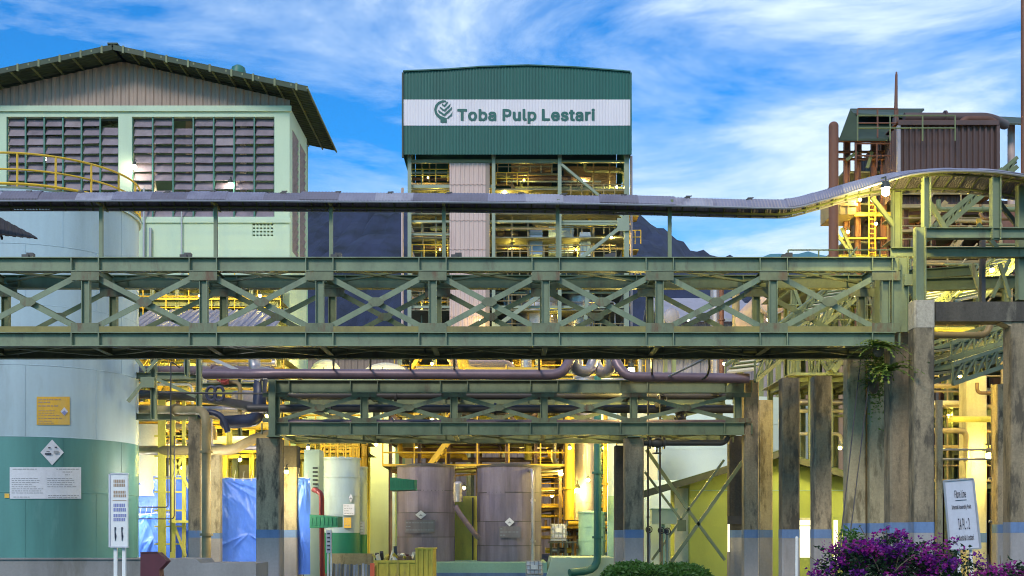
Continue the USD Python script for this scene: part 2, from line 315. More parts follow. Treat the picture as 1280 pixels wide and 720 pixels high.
# ================================================================== LEFT LOUVRED BUILDING
YB = 60.0; YBB = 65.0
t = Thing('louvred_building', 'pale green building with tan gable, green roof and big louvred openings', 'building', (X(150, YB), YB, 0))
xr, xl = X(362, YB), X(-90, YB); ztop = Z(133, YB)
w1 = (X(8, YB), X(148, YB)); w2 = (X(165, YB), X(343, YB)); zl0, zl1 = Z(271, YB), Z(146, YB)
th = 0.35
def wallpanel(name, x0, x1, z0, z1, mat='mint', d=0.0): t.part(name, MB().box(x0, x1, YB + d, YB + th + d, z0, z1), mat)
wallpanel('wall_pier', xl, w1[0], zl0, zl1); wallpanel('wall_pier', w1[1], w2[0], zl0, zl1); wallpanel('wall_pier', w2[1], xr, zl0, zl1)
wallpanel('wall_lintel', xl, xr, zl1, ztop)
vb = (X(315, YB), X(342, YB), Z(296, YB), Z(274, YB))
wallpanel('wall', xl, vb[0], 7.0, zl0); wallpanel('wall', vb[1], xr, 7.0, zl0); wallpanel('wall', vb[0], vb[1], 7.0, vb[2]); wallpanel('wall', vb[0], vb[1], vb[3], zl0)
t.part('string_course', MB().box(xl, xr + 0.06, YB - 0.08, YB - 0.003, zl0 - 0.32, zl0 - 0.12), 'mint')
t.part('wall_cap', MB().box(xl, xr + 0.1, YB - 0.12, YB - 0.003, ztop - 0.28, ztop), 'mint')
# vent block: a lattice of pierced bricks
vm = MB(); nx_, nz_ = 6, 5
for i in range(nx_ + 1): x = vb[0] + (vb[1] - vb[0]) * i / nx_; vm.box(x - .035, x + .035, YB + .02, YB + .3, vb[2], vb[3])
for i in range(nz_ + 1): z = vb[2] + (vb[3] - vb[2]) * i / nz_; vm.box(vb[0], vb[1], YB + .03, YB + .29, z - .05, z + .05)
t.part('vent_block', vm, 'mint')
t.part('lower_wall', MB().box(X(258, YB), xr, YB + .02, YB + th, 0, 6.99), 'cream')
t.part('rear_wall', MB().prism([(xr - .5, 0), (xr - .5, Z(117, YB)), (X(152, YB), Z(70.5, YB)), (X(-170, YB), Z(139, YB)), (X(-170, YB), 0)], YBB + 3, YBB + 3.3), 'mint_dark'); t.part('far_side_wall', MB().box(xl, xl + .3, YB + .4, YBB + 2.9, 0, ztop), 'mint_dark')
# right side wall, openings with louvres
xs = xr
t.part('side_wall', MB().box(xs - th, xs, YB + th + .002, YBB, 7, Z(310, YB)), 'mint'); t.part('side_wall', MB().box(xs - th, xs, YB + th + .002, YBB, ztop - .9, ztop), 'mint')
for y0, y1 in ((YB + th + .002, YB + .75), (YB + 2.5, YB + 2.9), (YBB - .35, YBB)):
    t.part('side_pier', MB().box(xs - th, xs, y0, y1, Z(310, YB), ztop - .9), 'mint')
lm = MB()
for y0, y1 in ((YB + .78, YB + 2.47), (YB + 2.93, YBB - .38)):
    z = Z(310, YB) + .1
    while z < ztop - 1.0:
        lm.bar((xs - .06, y0, z), (xs - .06, y1, z), .34, .03, up=(-0.92, 0, 0.38)); z += .40
t.part('side_louvres', lm, 'slat_mauve', kind='stuff')
t.part('side_wall_lower', MB().box(xs - th, xs, YB + th + .002, YBB, 0, 6.99), 'mint')
# front louvres, every slat by itself
for wi, (wx, nc, miss) in enumerate(((w1, 6, {(10, 5)}), (w2, 7, {(3, 1), (10, 2)}))):
    win = t.part('louvre_window', MB().box(wx[0], wx[1], YB + .28, YB + .34, zl1 - .10, zl1), 'steel_dark')
    for c in range(nc + 1):
        x = wx[0] + (wx[1] - wx[0]) * c / nc
        t.part('mullion', MB().box(x - .035, x + .035, YB + .04, YB + .12, zl0, zl1), 'pipe_teal', parent=win)
    rows = 11; ph = (zl1 - zl0) / rows
    for c in range(nc):
        xa, xb = wx[0] + (wx[1] - wx[0]) * c / nc + .06, wx[0] + (wx[1] - wx[0]) * (c + 1) / nc - .06
        for r in range(rows):
            if (r, c) in miss: continue
            z = zl0 + ph * (r + .5) + RNG.normal(0, .012); k = .50 + RNG.normal(0, .10)
            s_ = MB().bar((xa, YB + .20, z), (xb, YB + .20, z + RNG.normal(0, .012)), .52, .03, up=(0, -.88, max(.2, k * .95)))
            t.part('slat', s_, 'slat_mauve', parent=win)
# gable and roof
ap = (152, 76); gl = [(-90, 133.6), (362, 133.6), (362, 124), (ap[0], ap[1]), (-90, 133)]
xa_, za = X(ap[0], YB), Z(ap[1], YB)
def gtop(x):
    xx = xl + x; e = Z(124, YB) - ztop; hh = za - ztop
    return max(.05, e + (hh - e) * (1 - abs(xx - xa_) / (xr - xa_)))
t.part('gable', MB().sheet((xl, YB + .1, ztop + .003), (1, 0, 0), (0, 0, 1), xr - xl, 1, .42, -.05, top=gtop), 'gable_tan')
yf, yb_ = YB - 1.4, YBB + 3.4
def zr(x): return za + .25 - abs(x - xa_) * (za - Z(121, YB)) / (xr - xa_)
xe = X(384, yf)
for sgn in (1, -1):
    x2 = xe if sgn > 0 else X(-175, yf)
    p0, p1 = np.array([xa_, yf, zr(xa_)]), np.array([x2, yf, zr(x2)])
    L = np.linalg.norm(p1 - p0); du = (p1 - p0) / L
    rf = t.part('roof', MB().sheet(p0 if sgn > 0 else p0 + [0, yb_ - yf, 0], (0, 1 * sgn, 0), du, yb_ - yf, L, .38, .06 * sgn if sgn > 0 else .06), 'roof_green')
    m = MB()
    for k in range(13):
        q = p0 + du * L * k / 12
        m.bar(q + [0, 0, -.09], q + [0, yb_ - yf, -.09], .07, .1)
    t.part('purlin', m, 'steel_green_old', parent=rf)
    for k in range(9 if sgn > 0 else 12):
        q = p0 + du * (L * (k + .5) / (9 if sgn > 0 else 12))
        t.part('fascia_clip', MB().box(q[0] - .05, q[0] + .05, yf - .03, yf + .06, q[2] - .32, q[2] + .05), 'steel_green_old', parent=rf)
    t.part('barge_board', MB().bar(p0 + [0, .03, -.12], p1 + [0, .03, -.12], .05, .26), 'roof_green', parent=rf)
t.part('ridge_cap', MB().bar((xa_, yf, zr(xa_) + .06), (xa_, yb_, zr(xa_) + .06), .5, .08), 'roof_green')
# interior floor and back glimpses
t.part('floor_slab', MB().box(xl, xr - .4, YB + .4, YBB + 2.9, zl0 - .6, zl0 - .3), 'concrete_wall')
for u in (186, 232, 300): t.part('inside_column', MB().box(X(u, YB + 2), X(u, YB + 2) + .3, YB + 2, YB + 2.3, zl0 - .2, ztop), 'cream')
# downpipes on the wall
for u, v0, v1, r in ((169, 250, 318, .05), (180, 235, 318, .06), (188, 285, 318, .07), (227, 250, 318, .04)):
    t.part('wall_pipe', MB().tube([P(u, v1 + 30, YB - .12), P(u, v0, YB - .12)], r, 8), 'galv', smooth=50)
tt = Thing('roof_vent', 'round green ventilator on the roof of the louvred building', 'roof vent', (X(298, 61), 61, Z(104, 61)))
vx, vz = X(298, 61), Z(104, 61)
tt.part('vent_neck', MB().lathe([(.0, vz - .5), (.24, vz - .5), (.24, vz + .2), (.0, vz + .2)], vx, 61, 20), 'pipe_teal', smooth=40)
tt.part('vent_head', MB().lathe([(.26, vz + .2), (.38, vz + .3), (.40, vz + .55), (.33, vz + .80), (.15, vz + .92), (0, vz + .94)], vx, 61, 20), 'pipe_teal', smooth=40)
# annex roof seen through the bridge
t2 = Thing('annex_shed', 'low annex with purple corrugated lean-to roof beside the louvred building', 'shed', (X(250, 50), 50, 0))
zz0, zz1 = Z(413, 50), Z(388, 54)
vec = np.array([0, 4, zz1 - zz0]); Lv = np.linalg.norm(vec)
t2.part('roof', MB().sheet((X(150, 50), 50, zz0), (1, 0, 0), vec / Lv, X(340, 50) - X(150, 50), Lv, .3, .05), 'roof_purple')
t2.part('wall', MB().box(X(152, 50), X(338, 50), 50.3, 50.5, Z(500, 50), zz0 - .1), 'cream')
t2.part('fascia', MB().box(X(150, 50), X(340, 50), 49.95, 50.05, zz0 - .16, zz0 - .02), 'steel_pale')
for u in (158, 200, 245, 290, 332): t2.part('post', MB().box(X(u, 50), X(u, 50) + .25, 50.02, 50.28, 0, zz0 - .17), 'steel_green')

# ================================================================== BIG LEFT TANK
TX, TY, TR = -16.05, 40.0, 3.2
t = Thing('storage_tank', 'big pale blue storage tank with teal lower band and placards at the left edge', 'tank', (TX, TY, 0))
zband = Z(545.5, 36.9); ztk = 12.45
def shell(z0, z1, r, n=96): return MB().lathe([(r, z0), (r, z1)], TX, TY, n)
zs = [0.78, 2.9, zband]
for a, b in zip(zs, zs[1:]): t.part('teal_course', shell(a, b, TR + (.004 if a > 1 else 0)), 'tank_teal', smooth=40)
zs = [zband, 6.9, 8.8, 10.7, ztk]
for k, (a, b) in enumerate(zip(zs, zs[1:])): t.part('blue_course', shell(a, b, TR + (.004 if k % 2 else 0)), 'tank_blue', smooth=40)
for k, (a, b) in enumerate(((.78, 2.9), (2.9, zband), (zband, 6.9), (6.9, 8.8), (8.8, 10.7), (10.7, ztk))):
    for j in range(9):
        an = 2 * math.pi * (j + .5 * (k % 2) + .1) / 9; c_, s_ = math.cos(an), math.sin(an)
        t.part('weld_seam', MB().bar((TX + (TR + .004) * c_, TY + (TR + .004) * s_, a + .02), (TX + (TR + .004) * c_, TY + (TR + .004) * s_, b - .02), .03, .014, up=(c_, s_, 0)), 'tank_teal' if k < 2 else 'tank_blue')
    if k: t.part('weld_ring', MB().lathe([(TR + .003, a - .012), (TR + .011, a), (TR + .003, a + .012)], TX, TY, 96), 'tank_teal' if k < 2 else 'tank_blue')
t.part('tank_roof', MB().lathe([(TR + .006, ztk), (TR * .6, ztk + .28), (0, ztk + .42)], TX, TY, 64), 'tank_blue', smooth=40)
t.part('rim', MB().lathe([(TR + .002, ztk - .14), (TR + .09, ztk - .14), (TR + .09, ztk - .02), (TR + .002, ztk - .02)], TX, TY, 96), 'tank_blue')
aa = np.radians(np.arange(180, 395, 4.0)); ring = [np.array([TX + (TR + .04) * math.cos(a), TY + (TR + .04) * math.sin(a), ztk]) for a in aa]
t.part('walkway', MB().lathe([(TR - .1, ztk - .06), (TR + .10, ztk - .06), (TR + .10, ztk + .0), (TR - .1, ztk + .0)], TX, TY, 96), 'steel_green')
t.part('toe_rail', MB().tube([p + [0, 0, .10] for p in ring], .045, 6), 'yellow', smooth=40)
t.part('middle_rail', MB().tube([p + [0, 0, .55] for p in ring], .03, 6), 'yellow', smooth=40); t.part('top_rail', MB().tube([p + [0, 0, 1.06] for p in ring], .035, 6), 'yellow', smooth=40)
for k in range(0, len(ring), 5): t.part('rail_post', MB().tube([ring[k], ring[k] + [0, 0, 1.06]], .035, 6), 'yellow', smooth=40)
t.part('base_ring', MB().lathe([(TR + .25, 0), (TR + .25, .76), (0, .76)], TX, TY, 64), 'concrete_wall', smooth=40)
def on_tank(u, v, d=.012):
    """The point of the tank's shell seen at a pixel, and the way out of the shell there."""
    x = (u - 640) / F; a = x * x + 1; b = -2 * (x * TX + TY); c = TX * TX + TY * TY - TR * TR
    Y = (-b - math.sqrt(max(0, b * b - 4 * a * c))) / (2 * a); n = np.array([x * Y - TX, Y - TY, 0]) / TR
    return np.array([x * Y, Y, Z(v, Y)]) + n * d
def curved(u0, v0, u1, v1, d, th=.012, nseg=6, shape=None):
    m = MB(); us = np.linspace(u0, u1, nseg + 1)
    for a, b in zip(us, us[1:]):
        c = [on_tank(a, v1, d), on_tank(b, v1, d), on_tank(b, v1, d + th), on_tank(a, v1, d + th), on_tank(a, v0, d), on_tank(b, v0, d), on_tank(b, v0, d + th), on_tank(a, v0, d + th)]
        m.hexa([c[3], c[2], c[1], c[0], c[7], c[6], c[5], c[4]])
    return m
def words(u0, u1, v, h, rng, fill=.9, d=.03):
    """One line of small unreadable print on a placard."""
    m = MB(); u = u0
    while u < u0 + (u1 - u0) * fill:
        w = rng.uniform(1.5, 5.5); m_ = curved(u, v - h / 2, min(u + w, u1), v + h / 2, d, .003, 1)
        m.add(*m_.mesh()); u += w + rng.uniform(.7, 1.3)
    return m
rg = np.random.default_rng(5)
a = Thing('hazard_placard', 'orange hazard placard with dark print and blue white diamond on the tank', 'placard', on_tank(66, 530))
a.part('board', curved(46, 496, 87, 531, .012), 'placard_orange')
pr = MB()
for v, f, h in ((499.5, .75, 1.5), (503, .38, 1.5), (507.5, .6, 1.5), (513.5, .52, .8), (516.5, .55, .8), (519.5, .6, .8), (523, .75, 1.0), (526.5, .42, .9), (529, .5, .9)): pr.add(*words(48, 85, v, h, rg, f, .026).mesh())
a.part('print', pr, 'ink_brown')
def diamond(cu, cv, ru, rv, d, th=.006): 
    m = MB(); q = [on_tank(cu - ru, cv, d), on_tank(cu, cv + rv, d), on_tank(cu + ru, cv, d), on_tank(cu, cv - rv, d)]; n = q[1] - [TX, TY, q[1][2]]; n /= np.linalg.norm(n)
    m.add(q + [p + n * th for p in q], [[0, 3, 2, 1], [4, 5, 6, 7], [0, 1, 5, 4], [1, 2, 6, 5], [2, 3, 7, 6], [3, 0, 4, 7]]); return m
dm = a.part('diamond', diamond(80, 514.5, 4.6, 5.4, .03), 'placard_white'); a.part('diamond_mark', diamond(80, 516, 3.2, 3.0, .04), 'ink_blue', parent=dm)
a = Thing('warning_diamond', 'white diamond warning plate on the teal band of the tank', 'placard', on_tank(65, 581))
a.part('plate', diamond(65, 565.5, 14.5, 16, .02, .012), 'placard_white')
a.part('print', MB().add(*curved(56, 566.5, 64, 568.5, .05, .003, 2).mesh()).add(*curved(60, 559, 63, 560.5, .05, .003, 1).mesh()).add(*curved(68, 558.5, 71, 560, .05, .003, 1).mesh()).add(*curved(58, 564, 62, 564.8, .05, .003, 1).mesh()), 'ink_dark')
a.part('faded_print', curved(67, 563.5, 73, 567, .05, .003, 2), 'ink_grey')
a = Thing('instruction_board', 'wide white instruction board with two columns of print on the tank', 'sign', on_tank(56, 624))
a.part('board', curved(12.5, 584, 101, 623.5, .012, nseg=10), 'placard_white')
pr = MB()
for v, u0, u1, f in ((586.5, 16, 50, .9), (586.5, 70, 98, .9), (590, 78, 90, .9), (593.5, 81, 87, .9)): pr.add(*words(u0, u1, v, .9, rg, f, .026).mesh())
for k in range(8): pr.add(*words(15, 54, 598 + k * 2.6, .8, rg, rg.uniform(.6, .95), .026).mesh())
for k in range(5): pr.add(*words(59, 98, 598 + k * 2.6, .8, rg, rg.uniform(.7, .95), .026).mesh())
pr.add(*words(17, 40, 621.3, .9, rg, .9, .026).mesh()); pr.add(*words(60, 98, 619.5, 1.0, rg, .98, .026).mesh()); pr.add(*words(60, 96, 622, .8, rg, .98, .026).mesh())
a.part('print', pr, 'ink_grey')
a = Thing('orange_tag', 'small orange tag beside the lower left corner of the white board', 'placard', on_tank(9, 623)); a.part('tag', curved(6, 617, 11.8, 622.5, .012, nseg=1), 'placard_orange')
# dark corrugated lean-to tip at the left edge
a = Thing('corrugated_canopy', 'dark corrugated canopy tip at the left edge before the tank', 'canopy', (X(0, 30), 30, Z(296, 30)))
p0, p1 = P(-70, 236, 31.6), P(44, 296, 31.6); q0, q1 = P(-70, 287, 29.2), P(47, 298.5, 29.2); cs = MB(); st_ = 26
for k in range(st_):
    f0, f1 = k / st_, (k + .6) / st_; e = np.array([0, 0, -.012 if k % 2 else 0.0]); cs.hexa([q0 + (q1 - q0) * f0 + e, q0 + (q1 - q0) * (f0 + 1 / st_) + e, p0 + (p1 - p0) * (f0 + 1 / st_) + e, p0 + (p1 - p0) * f0 + e] + [w + e + [0, 0, .03] for w in (q0 + (q1 - q0) * f0, q0 + (q1 - q0) * (f0 + 1 / st_), p0 + (p1 - p0) * (f0 + 1 / st_), p0 + (p1 - p0) * f0)])
a.part('sheet', cs, 'canopy_brown')
for f in (.25, .6): a.part('rafter', MB().bar(q0 + (q1 - q0) * f + [0, .1, -.06], p0 + (p1 - p0) * f + [0, -.1, -.06], .05, .06), 'canopy_brown')

# ================================================================== RECOVERY BOILER BUILDING
YC, YD = 110.0, 123.0; px = YC / F
t = Thing('boiler_building', 'tall steel framed boiler building with green and white signboard cladding on top', 'building', (X(646, YC), YC, 0))
YA = YC - 1; x0, x1 = X(504, YA), X(788, YA); ztp = [(504, 88.5), (560, 86), (600, 83), (660, 81), (720, 83.5), (788, 89)]
zb0, zb1, zbt = Z(193, YA), Z(157, YA), Z(124.5, YA)
du, dv = (1, 0, 0), (0, 0, 1)
W_ = x1 - x0
t.part('lower_cladding', MB().sheet((x0, YC - 1, zb0), du, dv, W_, zb1 - zb0 - .004, .27, -.05), 'sign_green')
bandp = t.part('sign_band', MB().sheet((x0, YC - 1.03, zb1), du, dv, W_, zbt - zb1, .27, -.03), 'sign_white')
t.part('upper_cladding', MB().sheet((x0, YC - 1, zbt + .004), du, dv, W_, 1, .27, -.05, top=lambda x: Z(np.interp(640 + (x0 + x) * F / YA, [a for a, b in ztp], [b for a, b in ztp]) + 1.5, YA) - zbt), 'sign_green')
for xx, nm in ((x0, 'side_cladding'), (x1, 'side_cladding')):
    t.part(nm, MB().sheet((xx, YC - 1 if xx > 0 else YD, zb0), (0, 1 if xx > 0 else -1, 0), dv, YD - YC + 1, Z(91, YA) - zb0, .27, .05), 'sign_green')
t.part('rear_cladding', MB().box(x0 + .05, x1 - .05, YD - .1, YD, zb0, Z(92, YA)), 'sign_green')
m = MB(); us = [a for a, b in ztp]; rp = [np.array([X(u, YA), YC - 1.15, Z(v + 1.5, YA) + .003]) for u, v in ztp]
for p, q in zip(rp, rp[1:]):
    m.hexa([p, q, q + [0, YD - YC + 1.3, 0], p + [0, YD - YC + 1.3, 0], p + [0, 0, .11], q + [0, 0, .11], q + [0, YD - YC + 1.3, .11], p + [0, YD - YC + 1.3, .11]])
t.part('roof', m, 'sign_green')
t.part('corner_trim', MB().box(x0 - .12, x0 + .02, YC - 1.12, YC - .9, zb0 - .3, Z(91, YA)), 'steel_dark'); t.part('corner_trim', MB().box(x1 - .02, x1 + .12, YC - 1.12, YC - .9, zb0, Z(91, YA)), 'sign_green')
# lettering and emblem on the white band
def heavy_text(text, depth, stroke=4, font_px=96):
    """Heavy sans lettering: baseline at y = 0, capitals 1 high (same font as meshkit.text_mesh, with a thicker stroke)."""
    import glob
    from PIL import Image, ImageDraw, ImageFont
    from shapely import box as sbox, union_all, affinity
    font = ImageFont.truetype(glob.glob('/opt/blender-*/*/datafiles/fonts/Inter.woff2')[0], font_px)
    w = int(font.getlength(text)) + 40 + stroke * 2 * len(text); im = Image.new('L', (w, 200)); dr = ImageDraw.Draw(im); x = 10.0
    for ch in text:
        dr.text((x, 140), ch, 255, font, anchor='ls', stroke_width=stroke); x += font.getlength(ch) + (stroke * 1.1 if ch != ' ' else 0)
    on = np.pad(np.asarray(im) > 127, ((0, 0), (1, 1))).astype(np.int8)
    r0, s0 = np.nonzero(np.diff(on, axis=1) == 1); e0 = np.nonzero(np.diff(on, axis=1) == -1)[1]
    g = union_all(sbox(s0, 140 + stroke - r0 - 1, e0, 140 + stroke - r0)).buffer(.6).buffer(-.6).simplify(.7); k = 1 / (70.0 + 2 * stroke)
    g = affinity.affine_transform(g, [k, 0, 0, k, 0, 0]); m = trimesh.util.concatenate([trimesh.creation.extrude_polygon(q, depth, engine='earcut') for q in getattr(g, 'geoms', [g])])
    return np.array(m.vertices), np.array(m.faces)
def lettering(text, u0, u1, vtop, vbase, Y, bold=True, depth=.05):
    v, f = heavy_text(text, depth)
    b = v.min(0), v.max(0); sx = (X(u1, Y) - X(u0, Y)) / (b[1][0] - b[0][0]); sz = Z(vtop, Y) - Z(vbase, Y)
    return np.stack([X(u0, Y) + (v[:, 0] - b[0][0]) * sx, Y - v[:, 2], Z(vbase, Y) + v[:, 1] * sz], 1), f
t.part('lettering', lettering('Toba Pulp Lestari', 571.5, 743.5, 136.2, 150.8, YC - 1.055, depth=.012), 'sign_letter', parent=bandp)
yl = YC - 1.075
def loc(u, v): return (X(u, yl), Z(v, yl))
def blade(pts): return Polygon([loc(530 + (a) * 230 / 1280, 110 + b * 55 / 306) for a, b in pts])
em = MB()
shapes = [
 [(70, 150), (78, 120), (98, 97), (128, 84), (150, 86), (158, 98), (140, 96), (112, 106), (94, 124), (86, 150), (92, 172), (112, 192), (158, 210), (190, 178), (200, 160), (192, 192), (172, 208), (158, 214), (158, 240), (114, 240), (114, 216), (96, 204), (78, 182)],
 [(98, 150), (140, 180), (185, 140), (196, 128), (190, 152), (142, 196), (100, 166)],
 [(110, 128), (140, 150), (175, 118), (184, 108), (180, 128), (142, 164), (112, 142)],
 [(124, 106), (140, 118), (160, 98), (168, 94), (162, 110), (142, 132), (126, 118)]]
for sh in shapes: em.prism(blade(sh).buffer(0), yl, yl + .012)
t.part('leaf_emblem', em, 'sign_letter', parent=bandp)
# frame
def fm(name, u0, v0, u1, v1, w, Y=YC, mat='steel_pale', d=.35): t.part(name, MB().bar(P(u0, v0, Y), P(u1, v1, Y), d, w * Y / F, up=(0, 0, 1) if abs(u0 - u1) > 1 else (1, 0, 0)), mat)
for u, w in ((512, 4.5), (617, 4.2), (699.5, 4.5), (783, 6.0)): fm('column', u, 700, u, 193, w, d=.4)
for u in (513, 617, 700, 781): fm('rear_column', u, 700, u, 193, 5, YC + 8, d=.4)
for k, (u0, u1, v, w) in enumerate(((512, 617, 202, 4), (617, 699, 202, 4.5), (699, 783, 202.3, 2), (512, 617, 233.5, 4), (512, 783, 277.3, 2.6), (699, 775, 280, 3.5), (512, 562, 293.5, 2.2), (512, 783, 324, 4), (512, 783, 352, 3), (512, 783, 384, 3), (512, 783, 420, 4), (512, 783, 470, 4), (512, 783, 520, 4), (617, 699, 262, 1.6), (699, 783, 246, 1.6))):
    fm('beam', u0, v, u1, v, w, YC + .45 + .06 * (k % 3))
for a in ((702, 206, 748, 244, 3), (722, 326, 776, 284, 4.2), (764, 258, 781, 274, 3), (612, 414, 672, 372, 5), (672, 372, 700, 340, 5), (732, 400, 735, 350, 5)): fm('brace', a[0], a[1], a[2], a[3], a[4], YC - .25)
t.part('gusset_plate', MB().box(X(771, YC), X(786, YC), YC - .42, YC - .3, Z(290, YC), Z(274, YC)), 'steel_pale')
for v in (231, 262, 292, 322, 352, 384, 420, 470, 520): t.part('floor', MB().box(X(509, YC), X(785, YC), YC + 1.2, YC + 10, Z(v, YC) - .12, Z(v, YC)), 'grating')
t.part('rear_panel', MB().sheet((X(510, YD), YD - .4, 0), du, dv, X(786, YD) - X(510, YD), Z(195, YC), .6, -.08), 'clad_brown')
for u in (527, 545, 640, 660, 722, 742, 762): fm('inner_post', u, 700, u, 203, 1.6, YC + 2.2 + (u % 5) * .6, 'steel_pale' if u % 2 else 'pipe_tan', .2)
for k, (u0, u1, v) in enumerate(((512, 562, 216), (617, 699, 218), (617, 783, 240), (512, 562, 246), (617, 699, 286), (699, 783, 300), (512, 562, 306), (617, 783, 311), (512, 562, 340), (617, 783, 366), (617, 783, 340), (512, 562, 372))): fm('inner_beam', u0, v, u1, v, 2.2, YC + 2 + .5 * (k % 4), ('steel_pale', 'pipe_tan', 'clad_brown')[k % 3], .2)
# stair shaft in pink sheets
t.part('shaft_cladding', MB().sheet((X(562, YC), YC - .05, Z(560, YC)), du, dv, X(607, YC) - X(562, YC), Z(204, YC) - Z(560, YC), .42, -.06), 'clad_pink')
t.part('shaft_side', MB().box(X(607, YC), X(612, YC), YC - .02, YC + 3, Z(560, YC), Z(204, YC)), 'clad_brown')
for v in (230, 275, 311, 350, 395): t.part('sheet_lap', MB().box(X(562, YC), X(607, YC), YC - .13, YC - .11, Z(v, YC) - .05, Z(v, YC)), 'clad_pink')
for v, ua, ub in ((227, 513, 560), (258, 513, 560), (292, 513, 560), (321, 515, 560), (352, 513, 560), (384, 513, 560), (231, 620, 660), (322, 620, 770), (384, 620, 700), (420, 515, 780), (262, 620, 690), (246, 700, 782), (292, 700, 782), (352, 620, 782), (306, 513, 560), (340, 513, 560), (372, 513, 560), (216, 622, 690)):
    t.part('handrail', railing(MB(), [P(ua, v, YC + .9), P(ub, v, YC + .9)], 1.15, 1.1, .05), 'yellow' if int(v) % 2 else 'pipe_tan')
# outside ladder landing on the right flank
for v in (305, 262, 345): t.part('side_landing', MB().box(X(786, YC), X(801, YC), YC + 2, YC + 4, Z(v, YC) - .1, Z(v, YC)), 'yellow'); t.part('handrail', railing(MB(), [P(787, v, YC + 1.9), P(801, v, YC + 1.9)], 1.3, .6, .05), 'yellow')
t.part('drop_pipe', MB().tube([P(503, 700, YC + 1), P(503, 235, YC + 1)], .13, 8), 'clad_pink'); t.part('drop_pipe', MB().tube([P(789, 700, YC + 1), P(789, 195, YC + 1)], .13, 8), 'clad_pink')
# equipment inside
def cabinet(u0, u1, v0, v1, Y, mat, name, label, group=None, ribs=3):
    c = Thing(name, label, 'duct', P((u0 + u1) / 2, v1, Y), group); xa, xb, za, zb = X(u0, Y), X(u1, Y), Z(v1, Y), Z(v0, Y)
    c.part('casing', MB().box(xa, xb, Y, Y + 2, za, zb), mat)
    for k in range(ribs): z = za + (zb - za) * (k + .5) / ribs; c.part('stiffener', MB().box(xa - .06, xb + .06, Y - .08, Y - .003, z - .06, z + .06), mat)
    for k in range(1, 3): x = xa + (xb - xa) * k / 3; c.part('seam_rib', MB().box(x - .03, x + .03, Y - .05, Y - .004, za, zb), mat)
cabinet(662, 678, 287, 318, YC + 2.5, 'duct_blue', 'air_duct', 'narrow blue-grey duct left of the boiler centre column')
cabinet(686, 717, 283, 316, YC + 3.5, 'duct_blue', 'air_duct', 'wide blue-grey duct casing behind the boiler centre column')
cabinet(725, 738, 290, 320, YC + 2.5, 'duct_blue', 'air_duct', 'narrow blue-grey duct beside the diagonal brace of the boiler')
cabinet(720, 752, 258, 274, YC + 5, 'clad_pink', 'air_duct', 'pinkish duct box under the walkway roof on the boiler')
cabinet(676, 716, 271, 282, YC + 4, 'duct_blue', 'air_duct', 'blue-grey duct hood just under the walkway roof', ribs=1)
cabinet(640, 690, 205, 228, YC + 6, 'clad_brown', 'air_duct', 'brown casing high in the boiler building', ribs=2)
cabinet(705, 770, 208, 236, YC + 7, 'clad_brown', 'air_duct', 'broad brown casing under the signboard at right', ribs=4)
def vessel(name, label, u0, u1, v0, v1, Y, mat, dome=.35, cat='vessel', group=None, rings=3, rough=0.0, parts=()):
    r = X(u1, Y) / 2 - X(u0, Y) / 2; cxx = X((u0 + u1) / 2, Y); yc = Y + r; za, zb = Z(v1, Y), Z(v0, Y)
    c = Thing(name, label, cat, (cxx, yc, za), group); dz = r * dome
    m = MB().lathe([(r, za), (r, zb - dz)], cxx, yc, 40); v, f = m.mesh()
    c.part('shell', (v, f), mat, smooth=40)
    if dome > 0: c.part('domed_top', MB().lathe([(r * math.cos(k), zb - dz + dz * math.sin(k)) for k in np.linspace(0, math.pi / 2, 7)], cxx, yc, 40), mat, smooth=40)
    else: c.part('lid', MB().lathe([(r + .04, zb - .05), (r + .04, zb + .03), (0, zb + r * .12)], cxx, yc, 40), mat, smooth=40)
    for k in range(rings):
        z = za + (zb - dz - za) * (k + 1) / (rings + 1); c.part('hoop', MB().lathe([(r, z - .03), (r + .02, z - .03), (r + .02, z + .03), (r, z + .03)], cxx, yc, 40), mat)
    return c
vessel('pressure_vessel', 'large wrinkled silver-pink vessel low in the boiler building', 645, 702, 356, 412, YC + 2, 'pipe_silver', .2)
vessel('pressure_vessel', 'silver-pink upright vessel right of the centre column behind the bridge', 708, 745, 352, 412, YC + 3, 'pipe_silver', .3)
